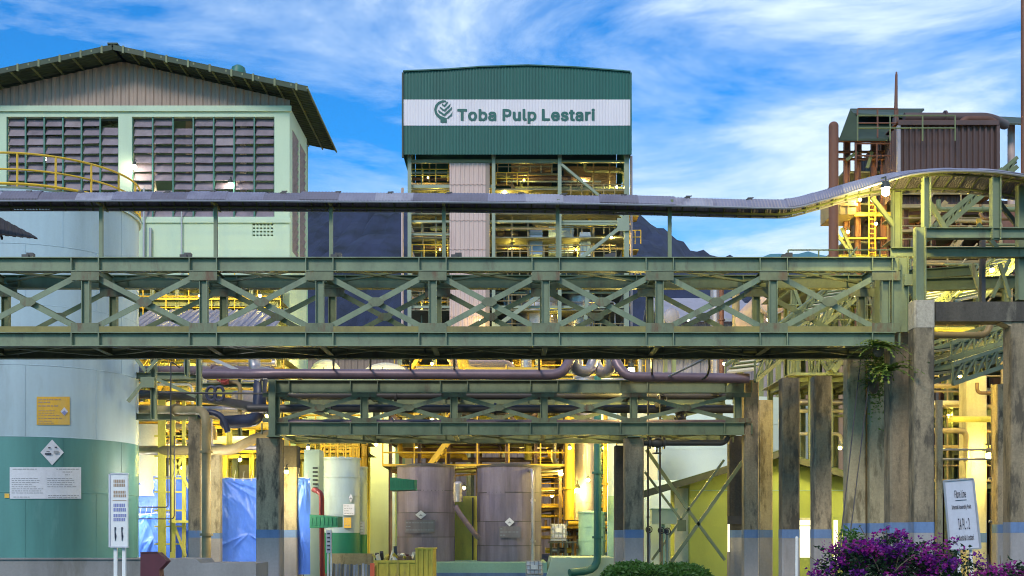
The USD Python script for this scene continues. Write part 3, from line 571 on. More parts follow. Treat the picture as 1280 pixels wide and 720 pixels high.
# ================================================================== UPPER GALLERY BRIDGE
def truss_face(t, Y, us, vt, vb, ucl, ucr, chord, postw, diagw, mat, back=False, vtb=None, shift=0.0, gus=True):
    """One lattice face: I-section chords, H-section posts, crossed diagonals, gusset plates. vt, vb: (top, bottom) pixel rows of the chords."""
    s = Y / F; zt1, zt0 = Z(vt[0], Y), Z(vt[1], Y); zb1, zb0 = Z(vb[0], Y), Z(vb[1], Y)
    xl_, xr_ = X(ucl, Y), X(ucr, Y); w = .24
    for nm, za, zb in (('top_chord', zt0, zt1), ('bottom_chord', zb0, zb1)):
        h = zb - za; zc = (za + zb) / 2
        t.part(nm, MB().ibeam((xl_, Y, zc), (xr_, Y, zc), w, h, .022), mat)
    for i, u in enumerate(us):
        x = X(u, Y) + shift; m = MB(); pw = postw * s
        for dx in (-pw / 2 + .009, pw / 2 - .009): m.box(x + dx - .009, x + dx + .009, Y - .085, Y + .085, zb1 + .002, zt0 - .002)
        m.box(x - pw / 2 + .02, x + pw / 2 - .02, Y - .012, Y + .012, zb1 + .002, zt0 - .002)
        t.part('post', m, mat)
        if gus:
            gh = (zt0 - zb1) * .15
            for z0, z1 in ((zb1 + .003, zb1 + gh), (zt0 - gh, zt0 - .003)):
                t.part('gusset_plate', MB().box(x - pw * 1.75, x + pw * 1.75, Y - .104, Y - .09, z0, z1), 'steel_green_worn')
        for du_ in (-17, 17):
            for nm, za, zb in (('top', zt0, zt1), ('bottom', zb0, zb1)):
                t.part('stiffener', MB().box(x + du_ * s - .012, x + du_ * s + .012, Y - .118, Y - .012, za + .024, zb - .024), mat)
    for a, b in zip(us, us[1:]):
        xa, xb = X(a, Y) + shift, X(b, Y) + shift; pw = postw * s
        A, B = np.array([xa + pw * .9, Y, zb1 + .10]), np.array([xb - pw * .9, Y, zt0 - .10])
        C, D = np.array([xa + pw * .9, Y, zt0 - .10]), np.array([xb - pw * .9, Y, zb1 + .10])
        for p, q, dy in ((A, B, -.045), (C, D, .045)):
            o = np.array([0, dy, 0]); m = MB().bar(p + o, q + o, .016, diagw * s, up=(0, 0, 1)); m.bar(p + o + [0, .03, 0], q + o + [0, .03, 0], .06, .014, up=(0, 0, 1), off=diagw * s / 2 - .008)
            t.part('diagonal', m, mat)
        c = (A + B) / 2; hw, hh = diagw * s * 1.35, diagw * s * .8
        t.part('centre_plate', MB().prism([(c[0] - hw, c[2] - hh * .3), (c[0] - hw * .4, c[2] - hh), (c[0] + hw * .4, c[2] - hh), (c[0] + hw, c[2] - hh * .3), (c[0] + hw, c[2] + hh * .3), (c[0] + hw * .4, c[2] + hh), (c[0] - hw * .4, c[2] + hh), (c[0] - hw, c[2] + hh * .3)], Y - .072, Y - .058), 'steel_green_worn')
Y1, Y1B = 29.0, 31.0
us1 = [-178, -36, 108, 255, 400, 541, 682, 824, 966]
t = Thing('gallery_bridge', 'long green lattice steel bridge crossing the whole picture under the curved roof', 'bridge', (0, Y1, Z(440, Y1)))
truss_face(t, Y1, us1 + [1106], (322.5, 340), (416, 433.5), -190, 1118, 0, 10, 7.0, 'steel_green')
truss_face(t, Y1B, [640 + (u - 640) * Y1 / Y1B + 0 for u in us1] + [1076], (323.5 - 0.2, 340.5), (417, 433.5), -230, 1090, 0, 10, 8, 'steel_green_old') if False else None
vtb = [HZ - (HZ - v) * Y1 / Y1B for v in (322.5, 340, 416, 433.5)]
truss_face(t, Y1B, [640 + (u - 640) * Y1 / Y1B for u in us1 + [1106]], (vtb[0], vtb[1]), (vtb[2], vtb[3]), 640 - 830 * Y1 / Y1B, 640 + 478 * Y1 / Y1B, 0, 9, 6.2, 'steel_green_old')
zt, zb = Z(331, Y1), Z(425, Y1)
for i, u in enumerate(us1 + [1106]):
    x = X(u, Y1)
    t.part('top_cross_beam', MB().ibeam((x, Y1 + .13, zt), (x, Y1B - .13, zt), .14, .2, .015), 'steel_green_old'); t.part('floor_beam', MB().ibeam((x, Y1 + .13, zb), (x, Y1B - .13, zb), .14, .22, .015), 'steel_green_old')
allu = us1 + [1106]
for a, b in zip(allu, allu[1:]):
    xa, xb = X(a, Y1), X(b, Y1)
    for p, q, dz in (((xa + .1, Y1 + .14, zb - .10), (xb - .1, Y1B - .14, zb - .10), 0), ((xa + .1, Y1B - .14, zb - .10), (xb - .1, Y1 + .14, zb - .10), .03)):
        t.part('wind_brace', MB().bar(np.array(p) + [0, 0, dz], np.array(q) + [0, 0, dz], .09, .05), 'steel_green_old')
        t.part('wind_brace', MB().bar(np.array(p) + [0, 0, dz + zt - zb + .05], np.array(q) + [0, 0, dz + zt - zb + .05], .08, .05), 'steel_green_old')
    n_ = 3
    for k in range(n_):
        xk, xk2 = xa + (xb - xa) * k / n_, xa + (xb - xa) * (k + 1) / n_
        t.part('deck_panel', MB().box(xk + .01, xk2 - .01, Y1 + .16, Y1B - .16, zb + .125, zb + .165), 'grating')
    t.part('toe_board', MB().box(xa + .012, xb - .012, Y1 - .10, Y1 - .075, zb + .172 + .006, zb + .172 + .15), 'toe_board')
    t.part('stringer', MB().bar((xa + .08, (Y1 + Y1B) / 2, zb + .05), (xb - .08, (Y1 + Y1B) / 2, zb + .05), .08, .12), 'steel_green_old')
# small floodlight brackets seen as dark lumps on the top chord
for u in (35, 232, 420, 570, 762, 983):
    x, z = X(u, Y1), Z(322.5, Y1); t.part('cable_clamp', MB().box(x - .12, x + .05, Y1 - .1, Y1 + .06, z + .003, z + .07).box(x - .02, x + .14, Y1 - .06, Y1 + .1, z + .012, z + .12), 'pipe_dark')
# roof posts, curved roof
rposts = [-16, 127, 270, 414, 555, 697, 837]
zrf = Z(250, 28.6)
for u in rposts:
    for Y in (Y1 - .02,):
        x = X(u, Y1); t.part('roof_post', MB().box(x - .045, x + .045, Y - .04, Y + .04, Z(322.5, Y1) + .003, zrf + .02), 'steel_green')
    t.part('roof_tie', MB().bar((X(u, Y1), Y1 - .45, zrf - .03), (X(u, Y1), Y1 + .45, zrf - .03), .06, .07), 'steel_green_old')
ROOF = [(-190, 252), (40, 250.5), (240, 250.5), (420, 251.5), (640, 253), (820, 256), (930, 259), (985, 260), (1030, 250), (1070, 238), (1108, 226), (1150, 216), (1190, 213), (1235, 214), (1290, 221), (1400, 236)]
def roofline(u): 
    from scipy.interpolate import PchipInterpolator
    global _RL
    try: f = _RL
    except NameError: _RL = PchipInterpolator([a for a, b in ROOF], [b for a, b in ROOF]); f = _RL
    return float(f(u))
def roof_at(u):
    """Half width, rise and front edge distance of the roof: a narrow hood over the walkway that widens over the rising chute."""
    k = min(1.0, max(0.0, (u - 1060) / 110.0)); k = k * k * (3 - 2 * k)
    return .42 + .45 * k, .30 - .08 * k
def roof_sheet(u0, u1, dv, n=10, k=4):
    """One sheet of the arched roof: a barrel over the walkway with corrugation along the arch."""
    m = MB(); top, bot = [], []; us = np.linspace(u0, u1, k * 6 + 1)
    for i, u in enumerate(us):
        hw, rise = roof_at(u); x = X(u, 28.5); ze = Z(roofline(u) + dv, 28.5); c = .012 * (i % 2)
        ys = np.linspace(-1, 1, n + 1)
        top.append([[x, 28.5 + hw + hw * a, ze + rise * (1 - a * a) + c + .02] for a in ys]); bot.append([[x, 28.5 + hw + hw * a, ze + rise * (1 - a * a) + c] for a in ys])
    for arr, fl in ((top, 1), (bot, -1)):
        a = np.array(arr); r, c_ = a.shape[:2]; i, j = np.meshgrid(np.arange(r - 1), np.arange(c_ - 1), indexing='ij')
        q = np.stack([i * c_ + j, (i + 1) * c_ + j, (i + 1) * c_ + j + 1, i * c_ + j + 1], -1).reshape(-1, 4)
        m.add(a.reshape(-1, 3), q if fl > 0 else q[:, ::-1])
    return m
rg = np.random.default_rng(8); u = -190
while u < 1380:
    w = 47 if u < 985 else 35
    t.part('roof_sheet', roof_sheet(u, u + w + 1.6, rg.normal(0, .8 if u < 930 else .3)), ('roof_purple', 'roof_purple_worn', 'roof_purple', 'roof_purple_pale')[rg.integers(4)]); u += w
def along(a, du_, dz): return [(X(u, 28.5), 28.5 + roof_at(u)[0] * (1 + a), Z(roofline(u), 28.5) + roof_at(u)[1] * (1 - a * a) + dz) for u in np.linspace(-190, 1390, 140)]
for a in (-.8, .0, .8): t.part('roof_purlin', MB().tube(along(a, 0, -.06), .03, 5), 'steel_green_old', smooth=40)
for a in (-1, 1): t.part('roof_edge', MB().tube(along(a, 0, -.012), .026, 5), 'galv', smooth=40)
for u in (30, 96, 205, 262, 352, 420, 486, 560, 650, 705, 780, 862, 940): x, ze = X(u, 28.5), Z(roofline(u), 28.5); t.part('ridge_bracket', MB().box(x - .05, x + .05, 28.74, 28.9, ze + .24, ze + .315).bar((x - .09, 28.75, ze + .26), (x + .09, 28.75, ze + .31), .025, .025), 'pipe_dark')
for u in np.arange(-180, 1380, 17.6):
    hw, rise = roof_at(u); x = X(u, 28.5); ze = Z(roofline(u), 28.5)
    t.part('roof_rib', MB().tube([(x, 28.5 + hw * (1 + a), ze + rise * (1 - a * a) - .035) for a in np.linspace(-.97, .97, 7)], .02, 5), 'steel_green_old')
# ================================================================== LOWER PIPE BRIDGE
Y2, Y2B = 36.0, 39.2
us2 = [345, 455.5, 567.5, 680, 792, 922]
t = Thing('pipe_bridge', 'lower green lattice pipe bridge on four concrete columns under the long gallery', 'bridge', (X(640, Y2), Y2, Z(547, Y2)))
truss_face(t, Y2, us2, (475.5, 491.5), (528.5, 544), 338, 930, 0, 9, 5.0, 'steel_green')
v2 = [HZ - (HZ - v) * Y2 / Y2B for v in (475.5, 491.5, 528.5, 544)]
truss_face(t, Y2B, [640 + (u - 640) * Y2 / Y2B for u in us2], (v2[0], v2[1]), (v2[2], v2[3]), 640 - 302 * Y2 / Y2B, 640 + 290 * Y2 / Y2B, 0, 8, 4.6, 'steel_green_old')
for i, u in enumerate(us2):
    x = X(u, Y2)
    for v in (484, 538): t.part('cross_beam', MB().ibeam((x, Y2 + .13, Z(v, Y2)), (x, Y2B - .13, Z(v, Y2)), .15, .22, .016), 'steel_green_old')
for a, b in zip(us2, us2[1:]):
    for (p, q) in ((Y2 + .14, Y2B - .14), (Y2B - .14, Y2 + .14)):
        t.part('wind_brace', MB().bar((X(a, Y2) + .1, p, Z(541, Y2) + (.03 if p > q else -.03)), (X(b, Y2) - .1, q, Z(541, Y2) + (.03 if p > q else -.03)), .09, .05), 'steel_green_old')
    t.part('pipe_saddle', MB().bar((X((a + b) / 2, Y2), Y2 + .13, Z(536, Y2)), (X((a + b) / 2, Y2), Y2B - .13, Z(536, Y2)), .12, .16), 'steel_green_old')
# end legs on the column heads
t.part('end_leg', MB().box(X(338, Y2), X(346, Y2), Y2 - .3, Y2 - .13, Z(546, Y2), Z(475, Y2)), 'steel_green'); t.part('bearing_plate', MB().box(X(336, Y2), X(352, Y2), Y2 - .32, Y2 + .3, Z(547.2, Y2) + .002, Z(545.5, Y2)), 'steel_green'); t.part('bearing_plate', MB().box(X(784, Y2), X(800, Y2), Y2 - .3, Y2 + .3, Z(547.2, Y2) + .002, Z(545.5, Y2)), 'steel_green')
# pipes along it
def zz(v, Y): return Z(v, Y)
yp = 35.2
lp = [P(120, 468, yp), P(703, 468, yp), P(712, 468, yp), P(716, 445, yp), P(716, 440, yp + 1.5)]
pipe('steam_pipe', 'long purple lagged pipe on top of the lower bridge, left of the loops', [P(256, 467.5, yp + .6), P(330, 467.5, yp), P(700, 468.5, yp), P(713, 452, yp + .2), P(716, 430, yp + .5)], .155, 'pipe_purple', .35, 14)
pipe('steam_pipe', 'purple lagged pipe on the lower bridge, right of the expansion loops', [P(765, 430, yp + .5), P(768, 450, yp + .2), P(782, 471, yp), P(936, 473, yp)], .15, 'pipe_purple', .35, 14)
pipe('expansion_loop', 'silver lagged expansion loop elbow nearest the steam pipe, left one', [P(716, 425, yp + .5), P(718, 462, yp + .6), P(735, 466, yp + .8), P(742, 452, yp + 1), P(744, 425, yp + 1)], .17, 'pipe_silver', .4, 14)
pipe('expansion_loop', 'silver lagged expansion loop elbow at right of the pair of loops', [P(766, 425, yp + .5), P(764, 462, yp + .6), P(752, 468, yp + 1), P(744, 455, yp + 1.2), P(740, 425, yp + 1.3)], .17, 'pipe_silver', .4, 14)
pipe('process_pipe', 'dark pipe high inside the lower bridge truss', [P(350, 494.5, 37.2), P(928, 494.5, 37.2)], .13, 'pipe_dark', flange=5)
pipe('process_pipe', 'dark grey pipe at mid height inside the lower bridge truss', [P(310, 510.5, 37.6), P(928, 511.5, 37.6)], .13, 'pipe_dark', flange=4)
pipe('process_pipe', 'purple brown pipe lying low in the lower bridge truss', [P(345, 529, 36.6), P(926, 529.5, 36.6)], .12, 'pipe_purple', flange=6)
pipe('process_pipe', 'thin dark pipe under the top chord of the lower bridge', [P(350, 489, 38.4), P(928, 489, 38.4)], .07, 'pipe_dark')
pipe('process_pipe', 'black pipe with flanged valve hanging under the right end of the lower bridge', [P(790, 553.5, 36.2), P(905, 553.5, 36.2), P(910, 545, 36.2)], .095, 'pipe_dark', .2)
c = Thing('valve', 'black flanged valve on the pipe under the right end of the lower bridge', 'valve', P(821, 553.5, 36.2))
vx0 = P(821, 553.5, 36.2)
for k in (-.22, 0, .22): c.part('flange', MB().tube([vx0 + [k - .03, 0, 0], vx0 + [k + .03, 0, 0]], .19 if k else .16, 14), 'pipe_dark', smooth=40)
c.part('valve_body', MB().tube([vx0 - [.2, 0, 0], vx0 - [.1, 0, 0], vx0, vx0 + [.1, 0, 0], vx0 + [.2, 0, 0]], [.1, .15, .17, .15, .1], 14), 'pipe_dark', smooth=50)
c.part('stem', MB().tube([vx0, vx0 + [0, 0, -.32]], .03, 8), 'pipe_dark'); c.part('hand_wheel', MB().tube([vx0 + [.13 * math.cos(a), .13 * math.sin(a), -.32] for a in np.linspace(0, 6.283, 17)], .018, 6, False), 'pipe_dark', smooth=50)
for k, (u, v, lab) in enumerate(((826, 500, 'black valve standing on the mid pipe inside the right end of the lower bridge'), (850, 519, 'black valve below the mid pipe inside the right end of the lower bridge'), (893, 487, 'black valve body on the top pipe at the far right of the lower bridge'))):
    q = P(u, v, 37.2); c = Thing('valve', lab, 'valve', q)
    c.part('valve_body', MB().lathe([(0, q[2] - .26), (.17, q[2] - .22), (.2, q[2] - .1), (.12, q[2]), (.2, q[2] + .1), (.17, q[2] + .2), (0, q[2] + .24)], q[0], q[1], 14), 'pipe_dark', smooth=40)
    c.part('hand_wheel', MB().tube([q + [.16 * math.cos(a), -.25, .16 * math.sin(a)] for a in np.linspace(0, 6.283, 17)], .022, 6, False), 'pipe_dark', smooth=50); c.part('stem', MB().tube([q, q + [0, -.25, 0]], .03, 8), 'pipe_dark')

# ================================================================== CONCRETE COLUMNS
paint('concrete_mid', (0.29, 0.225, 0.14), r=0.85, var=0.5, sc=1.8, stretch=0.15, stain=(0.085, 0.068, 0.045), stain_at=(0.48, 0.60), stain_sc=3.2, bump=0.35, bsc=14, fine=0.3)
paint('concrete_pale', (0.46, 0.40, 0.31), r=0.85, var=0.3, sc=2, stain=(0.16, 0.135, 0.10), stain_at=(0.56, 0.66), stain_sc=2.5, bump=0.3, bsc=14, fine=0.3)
def column(label, u0, u1, vtop, Y, mat='concrete', band=(1.47, 1.72), depth=None, head=None, base=True, capmat=None):
    t = Thing('concrete_column', label, 'column', (X((u0 + u1) / 2, Y), Y, 0))
    x0, x1, zt = X(u0, Y), X(u1, Y), Z(vtop, Y); d = depth or (x1 - x0); c = .035
    def pr(za, zb, e=0.0, zs_=1):
        a, b = x0 - e, x1 + e; ya, yb = Y - e, Y + d + e
        ring = np.array([[a + c, ya], [b - c, ya], [b, ya + c], [b, yb - c], [b - c, yb], [a + c, yb], [a, yb - c], [a, ya + c]])
        zz_ = np.linspace(za, zb, zs_ + 1); v = np.vstack([np.c_[ring, np.full(8, z)] for z in zz_]); f = []
        for k in range(zs_):
            for i in range(8): f.append([k * 8 + i, k * 8 + (i + 1) % 8, (k + 1) * 8 + (i + 1) % 8, (k + 1) * 8 + i])
        m = MB(); m.add(v, f); n = len(zz_) * 8 - 8; m.add(np.vstack([v[:8], [v[:8].mean(0)]]), [[(i + 1) % 8, i, 8] for i in range(8)]); m.add(np.vstack([v[n:], [v[n:].mean(0)]]), [[i, (i + 1) % 8, 8] for i in range(8)]); return m
    t.part('shaft', pr(0, zt), mat)
    if head: t.part('head', pr(zt - head, zt + .01, .006), capmat or mat)
    if band: t.part('painted_band', pr(band[0], band[1], .005), 'band_blue')
    if base and band: t.part('painted_base', pr(.01, band[0] - .002, .004), 'base_paint')
    return t
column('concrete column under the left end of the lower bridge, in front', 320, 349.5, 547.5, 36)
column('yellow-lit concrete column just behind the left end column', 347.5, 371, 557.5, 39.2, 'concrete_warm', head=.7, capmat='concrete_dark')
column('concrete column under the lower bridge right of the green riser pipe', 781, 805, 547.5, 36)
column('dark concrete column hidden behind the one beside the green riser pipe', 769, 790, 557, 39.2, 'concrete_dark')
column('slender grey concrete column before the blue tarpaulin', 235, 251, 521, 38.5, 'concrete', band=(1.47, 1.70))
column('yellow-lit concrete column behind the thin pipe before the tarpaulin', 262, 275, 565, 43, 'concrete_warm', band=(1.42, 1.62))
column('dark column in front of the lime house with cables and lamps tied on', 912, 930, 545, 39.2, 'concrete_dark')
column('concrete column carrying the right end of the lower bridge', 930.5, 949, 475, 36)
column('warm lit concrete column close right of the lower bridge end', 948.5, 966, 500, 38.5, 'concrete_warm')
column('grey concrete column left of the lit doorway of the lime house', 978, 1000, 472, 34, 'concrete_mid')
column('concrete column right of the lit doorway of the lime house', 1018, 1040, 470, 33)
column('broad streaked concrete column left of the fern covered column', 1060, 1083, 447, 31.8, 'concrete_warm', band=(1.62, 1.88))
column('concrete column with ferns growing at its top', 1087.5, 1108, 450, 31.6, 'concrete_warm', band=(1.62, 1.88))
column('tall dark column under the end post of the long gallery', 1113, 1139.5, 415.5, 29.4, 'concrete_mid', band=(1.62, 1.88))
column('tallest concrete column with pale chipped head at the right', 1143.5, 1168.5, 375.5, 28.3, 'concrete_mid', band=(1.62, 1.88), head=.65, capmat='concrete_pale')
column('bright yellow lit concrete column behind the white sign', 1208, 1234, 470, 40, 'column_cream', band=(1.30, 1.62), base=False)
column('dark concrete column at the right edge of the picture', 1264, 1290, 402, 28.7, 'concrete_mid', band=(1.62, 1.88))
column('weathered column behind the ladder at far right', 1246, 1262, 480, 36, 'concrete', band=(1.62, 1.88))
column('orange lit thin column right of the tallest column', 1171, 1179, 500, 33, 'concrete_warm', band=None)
t = Thing('concrete_beam', 'dark stained concrete beam from the tallest column to the right edge', 'beam', P(1170, 400, 28.6))
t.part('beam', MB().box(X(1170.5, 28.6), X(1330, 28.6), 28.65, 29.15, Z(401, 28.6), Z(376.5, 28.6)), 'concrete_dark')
t.part('haunch', MB().prism([(X(1255, 28.6), Z(401.2, 28.6)), (X(1330, 28.6), Z(401.2, 28.6)), (X(1330, 28.6), Z(415, 28.6)), (X(1272, 28.6), Z(410, 28.6))], 28.72, 29.1), 'concrete')

# ================================================================== RIGHT HAND STEEL (data: pixels, distance, width in pixels)
def steelwork(name, label, cat, mat, mem, base):
    t = Thing(name, label, cat, base)
    for kind, u0, v0, u1, v1, Y, w, *r in mem:
        m = r[0] if r else mat; p, q = P(u0, v0, Y), P(u1, v1, r[1] if len(r) > 1 else Y); h = w * Y / F
        vertical = abs(u0 - u1) < 3
        if kind in ('beam', 'post'): t.part(kind, MB().ibeam(p, q, .22, h, .02, up=(1, 0, 0) if vertical else (0, 0, 1)), m)
        else: t.part(kind, MB().bar(p, q, .10, h, up=(0, 0, 1)), m)
    return t
steelwork('gallery_end_tower', 'green steel frame carrying the rising end of the gallery roof', 'steel frame', 'steel_green', [
    ('post', 1124, 415, 1124, 322, 29.0, 21), ('post', 1149.5, 375, 1149.5, 285, 28.6, 13), ('post', 1120.5, 322, 1120.5, 240, 29.6, 11), ('post', 1157.5, 285, 1157.5, 222, 28.7, 9), ('post', 1244, 300, 1244, 222, 28.7, 11), ('post', 1100.5, 415, 1100.5, 340, 31.3, 18, 'steel_green_old'), ('post', 1277, 375, 1277, 232, 29.4, 12),
    ('beam', 1143, 292, 1300, 292, 28.75, 13), ('beam', 1113, 316, 1300, 316, 29.3, 12), ('beam', 1130, 357, 1300, 352, 31.5, 15, 'steel_green_old'), ('beam', 1110, 346, 1220, 338, 31.9, 12, 'steel_green_old'),
    ('brace', 1090, 247, 1118, 283, 29.6, 5), ('brace', 1160, 250, 1185, 292, 29.6, 5), ('brace', 1246, 250, 1278, 290, 29.8, 5, 'steel_dark'), ('brace', 1246, 310, 1222, 280, 29.9, 5), ('brace', 1132, 350, 1145, 378, 29.3, 6), ('brace', 1228, 372, 1214, 330, 30.5, 5), ('brace', 1228, 380, 1228, 300, 29.9, 8, 'pipe_dark'), ('plate', 1130, 350, 1143, 350, 28.9, 14), ('brace', 1262, 372, 1250, 330, 30.7, 4), ('brace', 1240, 372, 1262, 325, 30.8, 4)], P(1140, 415, 29))
# sloping belt conveyor down to the left, pale lit deck
def conveyor(name, label, u0, v0, u1, v1, Y0, Y1_, wm, hm, mat, deck, n=12):
    t = Thing(name, label, 'conveyor', P(u0, v0, Y0)); p, q = P(u0, v0, Y0), P(u1, v1, Y1_)
    side = np.cross((q - p) / np.linalg.norm(q - p), [0, 0, 1.0]); side /= np.linalg.norm(side)
    for s_ in (-1, 1):
        o = side * s_ * wm / 2
        t.part('chord', MB().bar(p + o, q + o, .08, .12), mat); t.part('chord', MB().bar(p + o + [0, 0, hm], q + o + [0, 0, hm], .08, .1), mat)
        for k in range(n):
            a, b = p + (q - p) * k / n, p + (q - p) * (k + 1) / n
            t.part('lattice', MB().bar(a + o, b + o + [0, 0, hm], .05, .05), mat); t.part('upright', MB().bar(a + o, a + o + [0, 0, hm], .05, .06), mat)
    t.part('belt_deck', MB().bar(p + [0, 0, hm * .6], q + [0, 0, hm * .6], wm * .9, .06), deck)
    for k in range(n * 2): a = p + (q - p) * (k + .5) / (2 * n); t.part('tread', MB().bar(a - side * wm * .45 + [0, 0, hm * .72], a + side * wm * .45 + [0, 0, hm * .72], .16, .04), mat)
    return t
conveyor('belt_conveyor', 'sloping belt conveyor with pale lit deck behind the right end of the long gallery', 925, 478, 1075, 358, 35, 41, 1.0, .55, 'steel_green_old', 'cream')
conveyor('stair_flight', 'steep steel stair rising to the right under the gallery roof end', 1160, 300, 1262, 215, 33, 33, 1.0, .25, 'steel_green_old', 'steel_dark', 9)
conveyor('stair_flight', 'short lit steel stair between the right hand columns above the concrete beam', 1208, 380, 1262, 325, 35, 36, .9, .25, 'steel_green_old', 'cream', 6)
conveyor('stair_flight', 'lit landing stair just above the concrete beam at right', 1150, 392, 1205, 345, 36, 38, .9, .25, 'steel_green_old', 'cream', 6)
# walkway between the columns under the beam
conveyor('sloping_walkway', 'dark grated walkway sloping up to the right between the far right columns', 1168, 482, 1275, 446, 33, 36, 1.1, .55, 'steel_green_old', 'grating', 8)
conveyor('sloping_walkway', 'upper dark grated walkway under the concrete beam at right', 1168, 452, 1275, 418, 35, 38, 1.1, .5, 'steel_green_old', 'grating', 8)
pipe('process_pipe', 'yellowish pipe below the concrete beam at right', [P(1166, 419, 30), P(1232, 419, 30), P(1239, 405, 30), P(1239, 380, 30)], .085, 'pipe_tan', .2)
# ================================================================== LAMPS
def lamp_proto(name, label, mat, r, group=None, loc=(0, 0, 0)):
    t = Thing(name, label, 'lamp', (0, 0, 0), group); m = trimesh.creation.icosphere(1, r)
    t.part('bulb', (np.array(m.vertices), np.array(m.faces)), mat)
    t.part('housing', MB().lathe([(0, r * 2.6), (r * .7, r * 2.5), (r * 1.05, r * 1.6), (r * 1.15, r * .95), (r * 1.0, r * .9), (r * .5, r * 1.5)], 0, 0, 12), 'steel_dark', smooth=40)
    t.part('bracket', MB().tube([(0, 0, r * 2.5), (0, 0, r * 3.6), (0, r * 3, r * 4.2)], r * .22, 6), 'steel_dark')
    UsdGeom.Xformable(t.prim).ClearXformOpOrder(); t.prim.GetAttribute('xformOp:translate').Set(Gf.Vec3d(*map(float, loc))); UsdGeom.Xformable(t.prim).AddTranslateOp() if False else UsdGeom.Xformable(t.prim).SetXformOpOrder([UsdGeom.XformOp(t.prim.GetAttribute('xformOp:translate'))]); return t
big = lamp_proto('flood_lamp', 'dazzling floodlight under the rising gallery roof at right', 'lamp_strong', .10, None, P(1107, 240, 28.15))
for lab, u, v, Y in (('bright lamp left of centre in the boiler building, just above the curved roof', 631, 241, 112), ('bright lamp at right under the signboard of the boiler building', 771, 234, 113), ('lamp on the diagonal brace low at right in the boiler building', 764, 297, 111)):
    r = copy_of(big, P(u, v, Y), lab)
for lab, u, v, Y in (('lamp glowing beside the bright yellow column at the far right', 1236, 570, 39), ('lamp behind the right hand purple tank under the yellow platforms', 701, 592, 52), ('lamp beside the foot of the expansion loops on the lower bridge', 789, 464, 36.6), ('lamp on the yellow riser beside the silver column', 722, 613, 48.5)):
    copy_of(big, P(u, v, Y), lab)
wl = lamp_proto('hall_lamp', 'white lamp shining through the middle of the right hand louvre window', 'lamp_white', .11, None, P(288, 231, 60.0))
work = lamp_proto('work_lamp', 'white work lamp hidden behind the big tank, low beside the tarpaulin', 'lamp_work', .11, None, P(152, 650, 43.6))
copy_of(wl, P(168, 209, 59.6), 'white lamp at the left edge of the right hand louvre window')
for u, v, Y, lab in ((215, 250, 62.5, 'white lamp low behind the slats of the right hand louvre window, left part'), (60, 200, 62.5, 'white lamp behind the slats of the left hand louvre window'), (149, 600, 43.5, 'white lamp hidden above the blue tarpaulin beside the big tank'), (243, 585, 40.3, 'white lamp behind the slender column before the blue tarpaulin'), (331, 590, 40.8, 'white lamp behind the left end column of the lower bridge'), (338, 620, 37.6, 'low white lamp between the two left end columns')): copy_of(wl if v < 260 else work, P(u, v, Y), lab)
for lab, u, v, Y in (('floodlight in front of the smaller white domed tank behind the purple pipe', 404, 468, 60.3), ('floodlight in front of the broad white domed tank behind the purple pipe', 478, 468, 61)): copy_of(big, P(u, v, Y), lab)
small = lamp_proto('plant_lamp', 'small yellow lamp high behind the slender column at the left pipe rack', 'lamp_yellow', .06, 'yellow lamps deep among the pipes', P(215, 535, 46))
GL = [(190, 538, 47), (235, 560, 46.5), (300, 533, 46.5), (228, 585, 46), (300, 575, 46.5), (334, 520, 46), (210, 468, 49.4), (250, 450, 49.2), (320, 455, 49.2), (250, 370, 56), (325, 370, 56), (200, 360, 56), (200, 505, 46.5),
      (358, 590, 38.0), (385, 560, 43), (430, 552, 56), (470, 556, 56), (420, 500, 60), (470, 470, 62),
      (520, 560, 54), (570, 552, 54), (620, 560, 54), (660, 552, 54), (690, 620, 56), (690, 570, 56), (575, 640, 50), (580, 610, 50), (735, 600, 47), (712, 560, 46),  (520, 500, 57.5), (575, 500, 57.5), (630, 498, 57.5), (690, 505, 57.5), (745, 500, 57.5), (380, 505, 55), (430, 510, 55), (540, 525, 58), (600, 500, 58), (660, 505, 58), (720, 505, 58), (640, 455, 64), (540, 455, 64), (590, 440, 70), (690, 440, 64), (755, 560, 47), (760, 450, 64),
      (655, 250, 112.5), (745, 262, 112.5), (625, 300, 112.5), (690, 300, 112.8), (525, 300, 113), (545, 270, 113), (535, 345, 113), (550, 312, 112), (530, 385, 113), (635, 268, 114), (600, 400, 108.5), (680, 330, 113), (750, 340, 113), (690, 395, 111), (740, 390, 113), (640, 310, 113), (720, 312, 113), (535, 222, 114), (655, 225, 113), (730, 225, 114), (545, 250, 112),
      (800, 575, 44), (820, 560, 43), (885, 552, 42), (1050, 560, 41), (1030, 500, 40), (985, 480, 41), (1100, 540, 37), (960, 400, 52), (1010, 380, 50), (860, 400, 62), (1070, 370, 44), (905, 455, 58), (1128, 600, 35),
      (1185, 520, 42), (1262, 545, 41), (1250, 440, 38), (1130, 270, 50), (1095, 280, 52.5), (1180, 290, 45), (1240, 338, 34.6), (1198, 352, 35.5), (1150, 345, 37), (1275, 330, 35), (1200, 470, 37.5), (1060, 290, 52.5), (1075, 250, 52.5), (1205, 262, 33.5), (1120, 480, 36), (1090, 250, 52.8)]
def lamp_label(u, v, Y):
    if Y > 105: return 'small yellow lamp inside the open frame of the boiler building'
    where = 'behind the left pipe rack and tarpaulins' if u < 350 else 'around the mint wall and blue tanks' if u < 500 else 'among the frames around the purple tanks' if u < 780 else 'around the lime house and its columns' if u < 1140 else 'behind the far right columns'
    return 'small yellow lamp ' + where + (', upper level' if v < 475 else ', lower level')
for u, v, Y in GL: copy_of(small, P(u, v, Y), lamp_label(u, v, Y))

